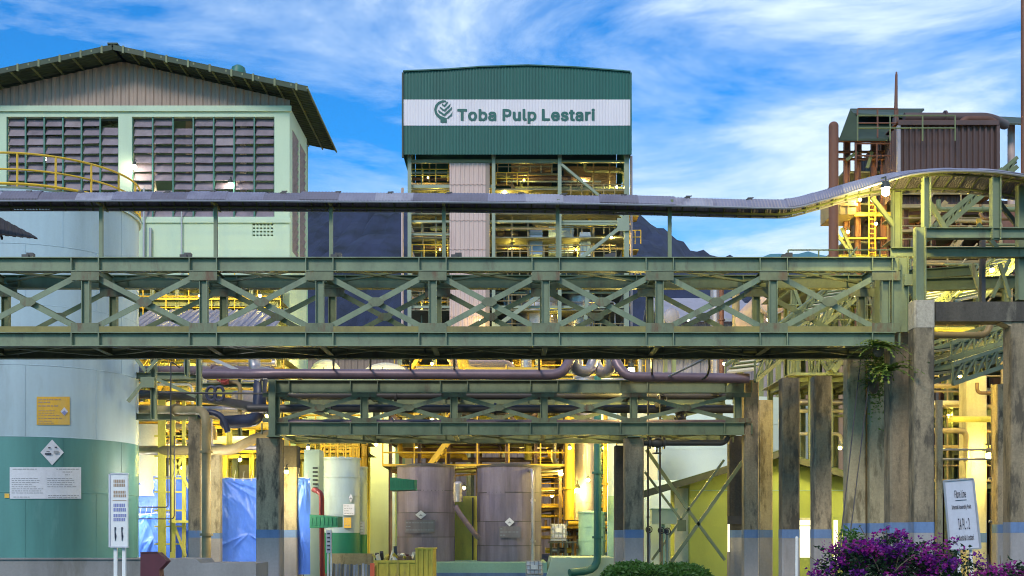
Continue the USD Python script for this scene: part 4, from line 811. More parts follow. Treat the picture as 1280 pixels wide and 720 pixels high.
# ================================================================== PLANT STRUCTURES BEHIND THE BRIDGES
def process_frame(name, label, u0, u1, levels, Y0, Y1_, bays, colw=.28, mat='yellow_steel', rail='yellow', floor='grating', braces=(), stairs=0, gap=1.2, rr=.032, beam=.22):
    """Open steel structure: columns, beams, grating floors, handrails, braces and stairs, all welded into one thing."""
    xa, xb = X(u0, Y0), X(u1, Y0); t = Thing(name, label, 'steel frame', ((xa + xb) / 2, Y0, 0)); zs = [Z(v, Y0) for v in levels]; ztop = max(zs) + .2
    xs = np.linspace(xa, xb, bays + 1)
    for Y in (Y0, Y1_):
        for x in xs: t.part('column', MB().ibeam((x, Y, 0), (x, Y, ztop), colw, colw, .03, up=(1, 0, 0)), mat)
    for z in zs:
        for Y in (Y0, Y1_):
            for a, b in zip(xs, xs[1:]): t.part('beam', MB().ibeam((a + colw / 2, Y, z - .16), (b - colw / 2, Y, z - .04 - beam / 2), beam * .6, beam, .02), mat)
        for x in xs: t.part('cross_beam', MB().ibeam((x, Y0 + colw / 2, z - .2), (x, Y1_ - colw / 2, z - .05 - beam / 2), beam * .6, beam * .9, .02), mat)
        t.part('grating_floor', MB().box(xa - .3, xb + .3, Y0 - .35, Y1_ + .3, z - .025, z), floor)
        hr = t.part('handrail', railing(MB(), [(xa - .28, Y0 - .33, z), (xb + .28, Y0 - .33, z)], 1.1, gap, rr), rail)
        t.part('toe_plate', MB().box(xa - .3, xb + .3, Y0 - .37, Y0 - .355, z - .02, z + .08), rail, parent=hr)
    for i, k in braces:
        za, zb = (zs + [0])[k + 1], zs[k]; t.part('brace', MB().bar((xs[i], Y0 - .05, za), (xs[i + 1], Y0 - .05, zb - .3), .08, .12), mat); t.part('brace', MB().bar((xs[i + 1], Y0 - .1, za), (xs[i], Y0 - .1, zb - .3), .08, .12), mat)
    for k in range(stairs):
        za, zb = (zs + [0])[k + 1], zs[k]; i = k % bays; x = xs[i] + .5; L = (zb - za) * .75
        for dy in (0, .8): t.part('stair_stringer', MB().bar((x, Y0 - 1.2 + dy, za), (x + L, Y0 - 1.2 + dy, zb), .05, .2), rail)
        for j in range(max(3, int((zb - za) / .25))):
            f = (j + .5) / max(3, int((zb - za) / .25)); t.part('stair_tread', MB().box(x + L * f - .12, x + L * f + .12, Y0 - 1.17, Y0 - .43, za + (zb - za) * f - .02, za + (zb - za) * f), floor)
        t.part('stair_rail', MB().tube([(x, Y0 - 1.2, za + 1), (x + L, Y0 - 1.2, zb + 1)], .035, 6), rail)
    return t
process_frame('tank_farm_platform', 'yellow steel platforms with handrails behind and above the two purple tanks', 488, 706, [508, 548, 583], 48.5, 53, 6, mat='pipe_rust', rail='yellow', braces=((0, 0), (4, 0)), stairs=2, colw=.14, beam=.08)
process_frame('pipe_platform', 'yellow lit platforms stacked behind the right hand purple tank', 672, 765, [556, 574, 592, 612, 634, 660], 55.0, 60, 4, mat='pipe_rust', stairs=3, colw=.14, beam=.10, rr=.026)
process_frame('filter_platform', 'yellow lit steel frame behind the blue tarpaulins at left', 150, 348, [448, 478, 506, 530, 566], 49.0, 54, 6, mat='yellow_steel', braces=((1, 1), (3, 2)), stairs=2, colw=.2, beam=.16)
process_frame('evaporator_frame', 'steel frame with yellow rails between the two bridges in the middle', 500, 800, [438, 470, 500], 66.0, 72, 7, mat='steel_pale', colw=.24, stairs=2, beam=.18)
process_frame('upper_annex_frame', 'pale steel frame with rails behind the gallery lattice beside the louvred building', 160, 345, [352, 376, 400], 58.0, 59.5, 6, mat='steel_pale', colw=.18)
process_frame('lime_kiln_frame', 'dark green steel frame with lit platforms behind the far right columns', 1150, 1330, [350, 400, 440, 510, 560, 602], 42.0, 47, 5, mat='steel_green_old', rail='pipe_tan', stairs=4, colw=.24, beam=.2)
process_frame('conveyor_trestle', 'green trestle with many slender legs behind the right end of the gallery', 992, 1125, [352, 420, 470], 44.0, 48, 6, mat='steel_green_old', rail='steel_green_old', braces=((0, 0), (2, 0), (4, 0), (1, 1), (3, 1)), colw=.2, stairs=2, beam=.16)
process_frame('far_right_middle_frame', 'yellow lit low frame between the columns above the lime house roof', 985, 1130, [500, 532, 560], 45.5, 49, 5, mat='yellow_steel', colw=.18, stairs=1) if False else None

def colour_word(m): return {'pipe_tan': 'tan', 'yellow_steel': 'dull yellow', 'pipe_silver': 'silver', 'pipe_rust': 'rusty', 'yellow': 'bright yellow', 'pipe_purple': 'purple brown', 'cream': 'cream', 'clad_brown': 'brown', 'steel_pale': 'pale green', 'duct_blue': 'blue grey', 'steel_green_old': 'green', 'pipe_dark': 'dark', 'clad_pink': 'pink'}[m]
def clutter(n, u0, u1, v0, v1, Ya, Yb, mats, seed, group, label, rs=(.05, .16)):
    """Separate pipes filling a depth range: mostly level runs with drops, elbows and flanges."""
    r_ = np.random.default_rng(seed)
    for k in range(n):
        Y = r_.uniform(Ya, Yb); r = r_.uniform(*rs); m = mats[r_.integers(len(mats))]; u, v = r_.uniform(u0, u1), r_.uniform(v0, v1); L = r_.uniform(.25, .7) * (u1 - u0); ua, ub = max(u0, u - L / 2), min(u1, u + L / 2)
        if r_.random() < .5: pts = [P(ua, v, Y), P(ub, v, Y)]
        elif r_.random() < .5: pts = [P(ua, v, Y), P(ub, v, Y), P(ub, min(v1, v + r_.uniform(10, 60)), Y)]
        else: pts = [P(ua, max(v0, v - r_.uniform(10, 60)), Y), P(ua, v, Y), P(ub, v, Y), P(ub, min(v1, v + r_.uniform(15, 70)), Y)]
        pipe('plant_pipe', colour_word(m) + (' level ' if len(pts) == 2 else ' bent ') + label + (', upper part' if v < (v0 + v1) / 2 else ', lower part'), pts, r, m, max(.25, r * 2.5), 9, flange=3.0 if r_.random() < .5 else 0, group=group)
YM = ['pipe_tan', 'yellow_steel', 'pipe_silver', 'pipe_rust', 'yellow', 'pipe_purple', 'cream']
clutter(26, 165, 345, 440, 560, 43.5, 48.6, YM, 21, 'pipes behind the left rack', 'pipe among the yellow frames behind the left rack')
clutter(26, 500, 760, 486, 575, 49.5, 56, YM, 22, 'pipes behind the lower bridge', 'pipe among platforms behind the lower bridge')
clutter(22, 676, 760, 560, 690, 53.5, 58, YM, 23, 'pipes right of the tanks', 'pipe in the gap right of the purple tanks', (.05, .12))
clutter(60, 512, 780, 205, 415, 112.4, 120, ['pipe_tan', 'yellow', 'pipe_silver', 'clad_brown', 'steel_pale', 'pipe_purple', 'duct_blue'], 24, 'pipes inside the boiler building', 'pipe inside the open frame of the boiler building', (.07, .30))
clutter(24, 1150, 1300, 330, 640, 38.5, 46, ['pipe_tan', 'steel_green_old', 'pipe_dark', 'pipe_rust', 'cream', 'yellow_steel'], 25, 'pipes behind the far right columns', 'pipe behind the far right columns', (.04, .13))
clutter(16, 975, 1120, 345, 560, 43, 47, ['pipe_tan', 'steel_green_old', 'cream', 'pipe_rust', 'pipe_silver'], 26, 'pipes behind the right gallery end', 'pipe behind the right gallery end', (.04, .13))
clutter(14, 520, 800, 430, 486, 60, 70, ['pipe_silver', 'pipe_tan', 'clad_pink', 'yellow'], 27, 'pipes between the two bridges', 'pipe seen in the gap between the two bridges', (.1, .3))

# left pipe rack (green frame between the tank and the lower bridge)
t = steelwork('pipe_rack', 'green steel pipe rack between the big tank and the lower bridge', 'pipe rack', 'steel_green', [
    ('beam', 161, 470, 252, 470, 40.3, 8), ('beam', 161, 521, 248, 521, 40.3, 8), ('beam', 150, 474, 252, 474, 43.8, 7, 'steel_green_old'), ('beam', 150, 523, 252, 523, 43.8, 7, 'steel_green_old'),
    ('post', 192.5, 524, 192.5, 440, 38.4, 6), ('post', 249, 524, 249, 430, 38.4, 6), ('post', 234, 470, 234, 445, 38.6, 5), ('brace', 160, 502, 183, 474, 38.3, 4), ('brace', 196, 474, 245, 496, 38.3, 4), ('plate', 176, 478, 193, 478, 38.2, 13), ('brace', 262, 447, 325, 475, 37.2, 4, 'galv'), ('brace', 170, 448, 183, 465, 38.2, 4), ('brace', 197, 448, 184, 465, 38.2, 4), ('beam', 250, 482, 330, 482, 39.5, 5), ('post', 300, 545, 300, 470, 39.6, 4)], P(200, 521, 38.5))
pipe('rack_pipe', 'purple brown pipe at the top of the left pipe rack', [P(155, 463, 43.8), P(200, 463, 41), P(340, 463.5, 38.2)], .15, 'pipe_purple', flange=4)
pipe('rack_pipe', 'dark pipe sloping across the left pipe rack', [P(155, 492, 43.8), P(245, 496, 40.8), P(340, 513, 38)], .16, 'pipe_dark', .8, flange=5)
pipe('rack_pipe', 'rusty brown pipe on the lower beam, turning down beside the slender column', [P(155, 512, 43.6), P(185, 512, 40.6), P(258, 513, 37.6), P(258, 720, 37.6)], .145, 'pipe_tan', .5, 14, flange=2.2)
pipe('rack_pipe', 'large tan pipe behind the slender column bending up to the right', [P(155, 563, 43.8), P(200, 563, 42), P(292, 563, 41), P(312, 550, 40.6), P(345, 541, 40.2)], .17, 'pipe_tan', .7, 14, flange=3)
pipe('rack_pipe', 'thick navy lagged pipe dropping beside the left end of the lower bridge', [P(330, 470, 39), P(325, 478, 38.6), P(325, 500, 38.4), P(322, 525, 38.4), P(280, 528, 39)], .22, 'pipe_navy', .4, 14)
pipe('rack_pipe', 'dark curved hose like pipe in the middle of the left pipe rack', [P(250, 520, 38.2), P(262, 514, 38.0), P(278, 520, 38.0), P(285, 540, 38.0)], .10, 'pipe_navy', .4)
pipe('rack_pipe', 'thin black line up the front of the left pipe rack', [P(213.5, 690, 37.0), P(213.5, 451, 37.0), P(225, 460, 37.2)], .022, 'pipe_dark', .1, 8)
pipe('rack_pipe', 'pipe with red hand wheel between rack and lower bridge', [P(262, 478, 39.5), P(300, 478, 39.4), P(300, 520, 39.3)], .07, 'pipe_tan', .2)
pipe('rack_pipe', 'upper thin black level pipe in the left rack', [P(200, 491, 37.4), P(335, 492, 37.4)], .03, 'pipe_dark')
pipe('rack_pipe', 'silver elbow pipe above the rack near the bridge end', [P(318, 440, 38.4), P(318, 463, 38.4), P(345, 469, 37.5)], .19, 'pipe_silver', .35, 14)
for k, (u, v) in enumerate(((264, 492), (274, 492))): pipe('hose_loop', f'{("left","right")[k]} black hose loop hanging in the left pipe rack', [P(u + 6 * math.cos(a), v + 9 * math.sin(a), 37.9) for a in np.linspace(0, 6.0, 14)], .05, 'pipe_navy', .05, 8)
q = P(281, 474, 39.2); c = Thing('valve', 'red hand wheel valve above the left pipe rack', 'valve', q)
c.part('hand_wheel', MB().tube([q + [.2 * math.cos(a), -.25, .12 * math.sin(a)] for a in np.linspace(0, 6.283, 19)], .03, 7, False), 'pipe_red', smooth=50); c.part('stem', MB().tube([q, q + [0, -.25, 0]], .03, 7), 'pipe_red'); c.part('valve_body', MB().lathe([(0, q[2] - .2), (.14, q[2] - .15), (.14, q[2] + .15), (0, q[2] + .2)], q[0], q[1], 12), 'pipe_red', smooth=40)

# yellow ladder tower before the tarpaulin
t = Thing('ladder_tower', 'yellow ladder tower standing before the blue tarpaulin at left', 'ladder', P(215, 700, 42))
for u, w in ((200.5, 5), (216, 6), (205, 4), (230, 4)): t.part('leg', MB().bar(P(u, 700, 42), P(u, 500, 42), .12, w * 42 / F, up=(1, 0, 0)), 'yellow_steel')
for v in (524, 545, 570, 598, 615, 638, 658, 680): t.part('rung', MB().bar(P(193, v, 42), P(232, v, 42), .06, .06), 'yellow_steel')
for a in ((216, 652, 232, 695), (232, 560, 216, 600), (218, 575, 236, 610)): t.part('brace', MB().bar(P(a[0], a[1], 41.9), P(a[2], a[3], 41.9), .05, .09), 'yellow_steel')
t.part('landing', MB().bar(P(212, 652, 41.8), P(252, 652, 41.8), .3, .09), 'yellow_steel')
pipe('conduit', 'upper black conduit bending across the tarpaulin', [P(161.5, 634, 41.0), P(208, 634, 41.0), P(210, 632, 41), P(210, 545, 41)], .022, 'pipe_dark', .12, 7)
pipe('conduit', 'lower black conduit bending across the tarpaulin', [P(161.5, 648.5, 41.0), P(216, 648.5, 41.0), P(218, 645, 41), P(218, 545, 41)], .022, 'pipe_dark', .12, 7)

# tarpaulins
def tarp(label, u0, u1, v0, v1, Y, seed, n=(110, 90), amp=.17):
    nu, nv = n; gu, gv = np.meshgrid(np.linspace(0, 1, nu), np.linspace(0, 1, nv)); w, h = X(u1, Y) - X(u0, Y), Z(v0, Y) - Z(v1, Y)
    q = np.stack([gu * w * .9, gv * h * .5 + gu * .6, gu * 0], -1); d = meshkit.fbm(q * .9, 3, seed) - .5; fine = meshkit.fbm(q * 7, 3, seed + 2) - .5
    x = X(u0, Y) + gu * w; z = Z(v1, Y) + gv * h - .05 * np.abs(np.sin(gu * math.pi * w * .9)) * gv ** 8; y = Y + d * amp * 1.6 + fine * .03
    r_ = np.random.default_rng(seed + 40); pins = [(r_.uniform(.1, .9) * w, h) for k in range(3)] + [(r_.uniform(.2, .8) * w, r_.uniform(.3, .6) * h)]
    for k in range(26):                                   # taut creases running away from the tied points
        px_, pz_ = pins[r_.integers(len(pins))]; a = r_.uniform(-2.9, -.25); L = r_.uniform(.8, 2.2); dx, dz_ = gu * w - px_, gv * h - pz_
        s_, o_ = dx * math.cos(a) + dz_ * math.sin(a), -dx * math.sin(a) + dz_ * math.cos(a); wd = r_.uniform(.025, .07) + .03 * np.clip(s_, 0, 3)
        y -= r_.uniform(.02, .055) * np.exp(-np.abs(o_ / wd) ** 1.2) * np.clip(s_ / .25, 0, 1) * np.clip((L - s_) / .6, 0, 1)
    i, j = np.meshgrid(np.arange(nv - 1), np.arange(nu - 1), indexing='ij'); f = np.stack([i * nu + j, i * nu + j + 1, (i + 1) * nu + j + 1, (i + 1) * nu + j], -1).reshape(-1, 4)
    m = MB(); m.add(np.stack([x, y, z], -1).reshape(-1, 3), f); t = Thing('tarpaulin', label, 'tarpaulin', (X((u0 + u1) / 2, Y), Y, Z(v1, Y))); t.part('sheet', m, 'tarp', smooth=18)
    top = np.stack([x[-1], y[-1] - .015, z[-1]], -1); t.part('hem_rope', MB().tube(top[::3], .014, 5), 'white_paint', smooth=40)
    for k in range(4, nu, 14): p = top[k]; t.part('tie_cord', MB().tube([p, p + [.03, .1, .3]], .008, 4), 'white_paint'); t.part('eyelet', MB().tube([p + [0, -.012, -.06], p + [0, .0, -.06]], .035, 8), 'galv')
tarp('big blue tarpaulin hung between the tank and the slender column', 150, 240, 594, 702, 45.6, 3)
tarp('lower blue tarpaulin overlapping the bottom of the big one', 158, 213, 641, 702, 44.9, 8, amp=.22)
tarp('blue tarpaulin hung between the slender column and the bridge end column', 248, 330, 597, 702, 44, 13)
tarp('narrow bright blue tarpaulin right of the yellow-lit column', 370.5, 388, 596, 718, 39.5, 17, (24, 40), .25)
vessel('vessel', 'pale lit steel vessel above the blue tarpaulin beside the tank', 160, 200, 531, 620, 45.5, 'cream', 0, rings=4)
vessel('vessel', 'pale rounded vessel high behind the left pipe rack', 285, 322, 486, 520, 45.5, 'clad_grey', .2)
vessel('vessel', 'brown shadowy vessel behind the left rack beside the ladder tower', 205, 222, 500, 540, 46.8, 'pipe_rust', .3)
# low walls and kerbs
t = Thing('retaining_wall', 'low grey concrete wall along the bottom left under the tank', 'wall', (X(100, 33), 33, 0))
t.part('wall', MB().box(X(-60, 34.5), X(245, 34.5), 34.5, 35.0, 0, Z(699.5, 34.5)), 'concrete_wall'); t.part('coping', MB().box(X(-60, 34.5), X(246, 34.5), 34.44, 35.06, Z(699.5, 34.5) + .002, Z(697.8, 34.5)), 'concrete_wall')
t = Thing('concrete_block', 'sloped topped concrete block beside the maroon box', 'block', P(220, 720, 30)); t.part('block', MB().prism([(X(196, 30), 0), (X(320, 30), 0), (X(320, 30), Z(704, 30)), (X(250, 30), Z(704, 30)), (X(246, 30), Z(699, 30)), (X(212, 30), Z(698, 30)), (X(203, 30), Z(712, 30))], 30, 31.5), 'concrete_wall')
t = Thing('maroon_box', 'maroon slant sided metal box on the ground by the white sign', 'box', P(190, 720, 22))
Yq = 22.0; ol = [(X(175, Yq), 0), (X(203, Yq), 0), (X(199, Yq), Z(712, Yq)), (X(208.5, Yq), Z(701.5, Yq)), (X(197, Yq), Z(690.5, Yq)), (X(175.5, Yq), Z(691, Yq))]
t.part('body', MB().prism(ol, Yq, Yq + .28), 'maroon'); t.part('lip', MB().bar((X(175.5, Yq), Yq - .01, Z(691, Yq) + .008), (X(197, Yq), Yq - .01, Z(690.5, Yq) + .008), .03, .012), 'maroon')

# mint building, blue tanks, awnings
t = Thing('mint_block', 'tall pale mint concrete building behind the blue tanks', 'building', (X(440, 58), 58, 0))
t.part('wall', MB().box(X(375, 58), X(476, 58), 58, 58.4, 0, Z(470, 58)), 'mint'); t.part('pier', MB().box(X(465, 58), X(493.5, 58), 57.4, 58.6, 0, Z(470, 58)), 'mint'); t.part('pier_edge', MB().box(X(489, 57.4), X(493.7, 57.4), 57.34, 57.397, 0, Z(470, 58)), 'wall_skyblue')
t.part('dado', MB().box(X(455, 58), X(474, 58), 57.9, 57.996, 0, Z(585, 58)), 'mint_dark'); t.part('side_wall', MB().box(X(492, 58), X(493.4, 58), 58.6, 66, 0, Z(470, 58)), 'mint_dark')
for v in (500, 545, 600, 650): t.part('string_course', MB().box(X(376, 58), X(465, 58), 57.94, 57.997, Z(v, 58) - .05, Z(v, 58)), 'mint')
t.part('doorway', MB().box(X(372, 58), X(383, 58), 57.6, 57.95, Z(700, 58), Z(600, 58)), 'house_lime')
def small_tank(label, u0, u1, v0, vb, v1, Y):
    c = vessel('blue_tank', label, u0, u1, v0, vb, Y, 'tank_blue', 0, 'tank', rings=3); r = X(u1, Y) / 2 - X(u0, Y) / 2; xc = X((u0 + u1) / 2, Y)
    c.part('green_band', MB().lathe([(r + .004, 0), (r + .004, Z(vb, Y))], xc, Y + r, 40), 'door_green', smooth=40)
    rp = [(xc + r * 1.02 * math.cos(a), Y + r + r * 1.02 * math.sin(a), Z(v0, Y)) for a in np.linspace(0, 2 * math.pi, 17)]
    c.part('handrail', railing(MB(), rp, .95, .8, .035), 'yellow'); return c
small_tank('larger pale blue tank with green band and white notices', 398, 447, 572, 666, 700, 47)
small_tank('narrow pale blue tank half hidden behind the larger one', 436, 457.5, 584, 668, 700, 49.5)
def plate(name, label, u0, v0, u1, v1, Y, mat, cat='notice', lines=4, diamond=False, dmat='white_paint'):
    c = Thing(name, label, cat, P((u0 + u1) / 2, v1, Y)); s_ = Y / F
    if diamond:
        cu, cv = (u0 + u1) / 2, (v0 + v1) / 2; c.part('plate', MB().prism([(X(cu, Y), Z(v0, Y)), (X(u0, Y), Z(cv, Y)), (X(cu, Y), Z(v1, Y)), (X(u1, Y), Z(cv, Y))], Y, Y + .02), mat)
        c.part('mark', MB().prism([(X(cu, Y), Z(cv, Y) + .9 * s_), (X(cu - 2.5, Y), Z(cv + 1.5, Y)), (X(cu + 2.5, Y), Z(cv + 1.5, Y))], Y - .006, Y - .001), 'ink_grey'); return c
    c.part('plate', MB().box(X(u0, Y), X(u1, Y), Y, Y + .02, Z(v1, Y), Z(v0, Y)), mat); m = MB(); r_ = np.random.default_rng(int(u0 * 7 + v0))
    for k in range(lines):
        v = v0 + (v1 - v0) * (k + .8) / (lines + .6); u = u0 + 1.2
        while u < u1 - 2.5:
            w = r_.uniform(1.2, 3.5); m.box(X(u, Y), X(min(u + w, u1 - 1), Y), Y - .006, Y - .001, Z(v + .35, Y), Z(v - .35, Y)); u += w + .8
            if r_.random() < .12: break
    c.part('print', m, 'ink_grey'); return c
plate('tank_notice', 'white notice on the larger blue tank', 429, 630, 443, 644, 46.97, 'placard_white'); plate('tank_notice', 'tan notice on the larger blue tank below the white one', 430, 647, 439, 660, 46.99, 'placard_orange', lines=3); plate('tank_notice', 'little white diamond on the larger blue tank', 436, 617, 441, 628, 47.1, 'placard_white', diamond=True); plate('tank_notice', 'white notice on the narrow blue tank', 445, 652, 456, 668, 49.45, 'placard_white')
def awning(label, u0, v0, u1, v1, Y, dpt=1.2):
    c = Thing('awning', label, 'awning', P((u0 + u1) / 2, v0, Y)); xa, xb, za, zb = X(u0, Y), X(u1, Y), Z(v1, Y), Z(v0, Y)
    c.part('canopy', MB().add([[xa, Y, za], [xb, Y, za + .03], [xb, Y + dpt, za + .03], [xa, Y + dpt, za], [xa, Y, zb], [xb, Y, zb - .10], [xb, Y + dpt, zb - .05], [xa, Y + dpt, zb]], [[0, 3, 2, 1], [4, 5, 6, 7], [0, 1, 5, 4], [1, 2, 6, 5], [2, 3, 7, 6], [3, 0, 4, 7]]), 'door_green')
    for k in range(7): x = xa + (xb - xa) * (k + .5) / 7; c.part('fold', MB().bar((x, Y - .012, za + .1), (x, Y - .012, zb - .1), .05, .02, up=(0, 1, 0)), 'door_green')
    return c
awning('green awning over the doorway beside the narrow tarpaulin', 387, 643, 422, 660, 39.3); awning('green awning sticking out in front of the left purple tank', 487.5, 596.5, 518, 613, 42.5)
# signboard post near it, red pipe, cabinet
pipe('fire_pipe', 'dark red pipe arch beside the narrow tarpaulin', [P(403, 720, 41), P(402, 645, 41), P(402, 617, 41), P(394, 612, 41.2), P(390, 613, 42)], .09, 'pipe_red', .25)
t = Thing('post_sign', 'small white upright sign on two posts before the blue tanks', 'sign', P(411, 720, 38)); t.part('board', MB().box(X(407.5, 38), X(414, 38), 38, 38.05, Z(691, 38), Z(662, 38)), 'sign_grey')
for u in (408.5, 412.5): t.part('leg', MB().box(X(u, 38), X(u, 38) + .05, 38.055, 38.1, 0, Z(664, 38)), 'white_paint')
m = MB(); [m.box(X(409, 38), X(412.5, 38), 37.99, 37.998, Z(v + 1, 38), Z(v - 1, 38)) for v in (667, 672, 677, 682, 687)]; t.part('print', m, 'ink_dark')
t = Thing('control_cabinet', 'grey green louvred cabinet behind the narrow tarpaulin', 'cabinet', P(388, 640, 41)); t.part('casing', MB().box(X(380, 41.5), X(399, 41.5), 41.5, 42.5, 0, Z(562, 41.5)), 'mint')
for k in range(6): t.part('louvre', MB().bar(P(391, 585 + k * 5, 41.45), P(397, 585 + k * 5, 41.45), .05, .06), 'steel_dark')
process_frame('blue_tank_platform', 'yellow railed platform above the blue tanks', 372, 452, [552, 566], 50.5, 53, 3, colw=.12, rr=.04)
t = Thing('tank_sump_wall', 'low tan bund wall under the blue tanks', 'wall', P(430, 700, 44)); t.part('wall', MB().box(X(412, 44), X(466, 44), 44, 44.3, 0, Z(692, 44)), 'concrete_warm')
t = Thing('picket_stack', 'row of grey upright boards leaning at the bund wall', 'boards', P(440, 720, 42)); r_ = np.random.default_rng(4)
for k in range(14): u = 413 + k * 3.7; t.part('board', MB().bar(P(u, 720, 42), P(u + r_.uniform(-.6, .6), 705 + r_.uniform(-1, 1.5), 42.1), .03, 2.7 * 42 / F, up=(1, 0, 0)), ('galv', 'concrete_wall', 'sign_grey')[k % 3])

paint('plate_bronze', (0.21, 0.17, 0.17), r=0.4, var=0.3, sc=3, metal=0.3)
# purple lagged tanks, sheet by sheet
def lagged(label, u0, u1, v0, v1, Y, seed, rows, cols=12, patch=None):
    r = X(u1, Y) / 2 - X(u0, Y) / 2; xc = X((u0 + u1) / 2, Y); yc = Y + r; za, zb = Z(v1, Y), Z(v0, Y); r_ = np.random.default_rng(seed)
    c = Thing('lagged_tank', label, 'tank', (xc, yc, za)); zs = [za + (zb - za) * k for k in rows]
    for i, (a, b) in enumerate(zip(zs, zs[1:])):
        off = r_.uniform(0, 1)
        for j in range(cols):
            a0 = 2 * math.pi * (j + off) / cols; a1 = 2 * math.pi * (j + 1 + off) / cols + .012; rr = r + (.010 if (i + j) % 2 else 0) + r_.uniform(0, .004)
            c.part('sheet', MB().lathe([(rr - .01, a - .02), (rr, a), (rr + .004, b), (rr - .008, b + .004)], xc, yc, 5, a0, a1), ('clad_purple', 'clad_purple_pale', 'clad_purple_dark')[r_.integers(3)], smooth=40)
    for z in zs[1:-1]: c.part('strap', MB().lathe([(r + .014, z - .012), (r + .02, z - .012), (r + .02, z + .012), (r + .014, z + .012)], xc, yc, 48), 'pipe_dark')
    c.part('lid', MB().lathe([(r + .05, zb - .05), (r + .05, zb + .02), (r * .5, zb + .1), (0, zb + .14)], xc, yc, 48), 'pipe_dark', smooth=40)
    if patch: 
        ua, ub, va, vb_ = patch; f = lambda u: math.asin(max(-1, min(1, (X(u, Y + r * .2) - xc) / r))) - math.pi / 2
        c.part('patch_sheet', MB().lathe([(r + .02, Z(vb_, Y)), (r + .022, Z(va, Y))], xc, yc, 8, f(ua), f(ub)), 'clad_purple_pale', smooth=40)
    return c, xc, yc, r
paint('clad_purple_pale', (0.20, 0.17, 0.225), r=0.6, var=0.45, sc=2.6, stretch=0.1, stain=(0.14, 0.11, 0.13), stain_at=(0.5, 0.8), stain_sc=1.1)
paint('clad_purple_dark', (0.15, 0.125, 0.17), r=0.62, var=0.45, sc=2.6, stretch=0.1, stain=(0.09, 0.075, 0.085), stain_at=(0.5, 0.8), stain_sc=1.1)
lagged('left hand purple lagged tank behind the yellow skip', 493, 566.5, 581, 703, 45, 31, [0, .26, .51, .74, 1.0], patch=(527, 555, 583, 614))
lagged('right hand purple lagged tank with bright bottom course', 595.5, 677.5, 581, 703, 45, 33, [0, .17, .42, .72, 1.0], patch=(609, 631, 583, 618))
c = Thing('tank_skirt', 'silver metal skirt sheets at the foot of the right hand purple tank', 'cladding', (X(636, 45), 45, 0)) if False else None
plate('tank_plate', 'framed metal plate on the left hand purple tank', 506.5, 650, 543.5, 666, 44.9, 'plate_bronze', lines=3); plate('tank_plate', 'framed metal plate on the right hand purple tank', 624, 658, 651, 672, 44.9, 'plate_bronze', lines=3)
plate('tank_diamond', 'white diamond plate on the left hand purple tank', 519, 638, 533, 649, 44.9, 'placard_white', diamond=True); plate('tank_diamond', 'white diamond plate on the right hand purple tank', 631, 647, 643, 658, 44.9, 'placard_white', diamond=True)
pipe('drain_pipe', 'silver purple pipe running down the front of the right hand purple tank', [P(658, 588, 45.6), P(665, 587, 44.9), P(666, 600, 44.7), P(666, 702, 44.7)], .07, 'pipe_silver', .25, 12, flange=1.2)
pipe('chute_pipe', 'slanting purple chute between the two purple tanks', [P(569, 632, 44.4), P(573, 640, 44.4), P(594, 668, 44.4), P(598, 672, 44.6)], .10, 'pipe_purple', .15, 12)
vessel('cyclone_hopper', 'lit silver hopper above the chute between the purple tanks', 566.5, 578, 601, 627, 44.5, 'pipe_silver', .6)
t = Thing('tank_plinth', 'green painted concrete plinth under the two purple tanks', 'plinth', P(600, 720, 44)); t.part('plinth', MB().box(X(487, 43.6), X(684, 43.6), 43.6, 49, 0, Z(703, 43.9)), 'mint_dark'); t.part('dark_foot', MB().box(X(487, 43.6), X(684, 43.6), 43.55, 43.595, 0, Z(716, 43.6)), 'band_blue')
t = Thing('tank_alcove_wall', 'yellow lit wall closing the gap between the purple tanks', 'wall', P(582, 703, 48)); t.part('wall', MB().box(X(560, 48), X(604, 48), 48.0, 48.2, 0, Z(620, 48)), 'yellow_steel'); t.part('frame', MB().box(X(563, 47.9), X(566, 47.9), 47.85, 47.995, 0, Z(622, 48)), 'steel_dark'); t.part('frame', MB().box(X(590, 47.9), X(592, 47.9), 47.85, 47.995, 0, Z(622, 48)), 'steel_dark')
pipe('yellow_riser', 'bright yellow riser pipe right of the purple tanks', [P(712, 650, 48), P(712, 490, 48)], .20, 'yellow', n=16, flange=2.2)
pipe('yellow_riser', 'thin yellow riser between the teal pipe and the right column', [P(756, 640, 46), P(757, 500, 46)], .085, 'yellow', flange=1.5)
vessel('silver_column', 'tall silver pink process column behind the green riser pipe', 718, 747, 470, 650, 49, 'clad_steel', 0, rings=7)
pipe('green_riser', 'dark green riser pipe with elbow at its foot', [P(747, 470, 42.9), P(747, 712, 42.9), P(712, 716, 42.4)], .14, 'pipe_teal', .5, 16, flange=2.0)
vessel('mint_tank', 'small mint tank under the silver column', 724, 758, 640, 694, 47, 'mint_dark', 0, 'tank', rings=2)
t = Thing('plinth', 'pale mint concrete plinth under the green riser elbow', 'plinth', P(720, 720, 43)); t.part('block', MB().prism([(X(683, 43), 0), (X(768, 43), 0), (X(768, 43), Z(697, 43)), (X(690, 43), Z(697, 43))], 43.2, 46.5), 'mint')
t = Thing('green_door_post', 'mint pier just left of the concrete column beside the risers', 'pier', P(765, 700, 45)); t.part('pier', MB().box(X(760, 46.5), X(770, 46.5), 46.5, 47, 0, Z(480, 46.5)), 'wall_skyblue'); t.part('pier_foot', MB().box(X(760, 46.5), X(768, 46.5), 46.45, 46.495, 0, Z(620, 46.5)), 'mint_dark')
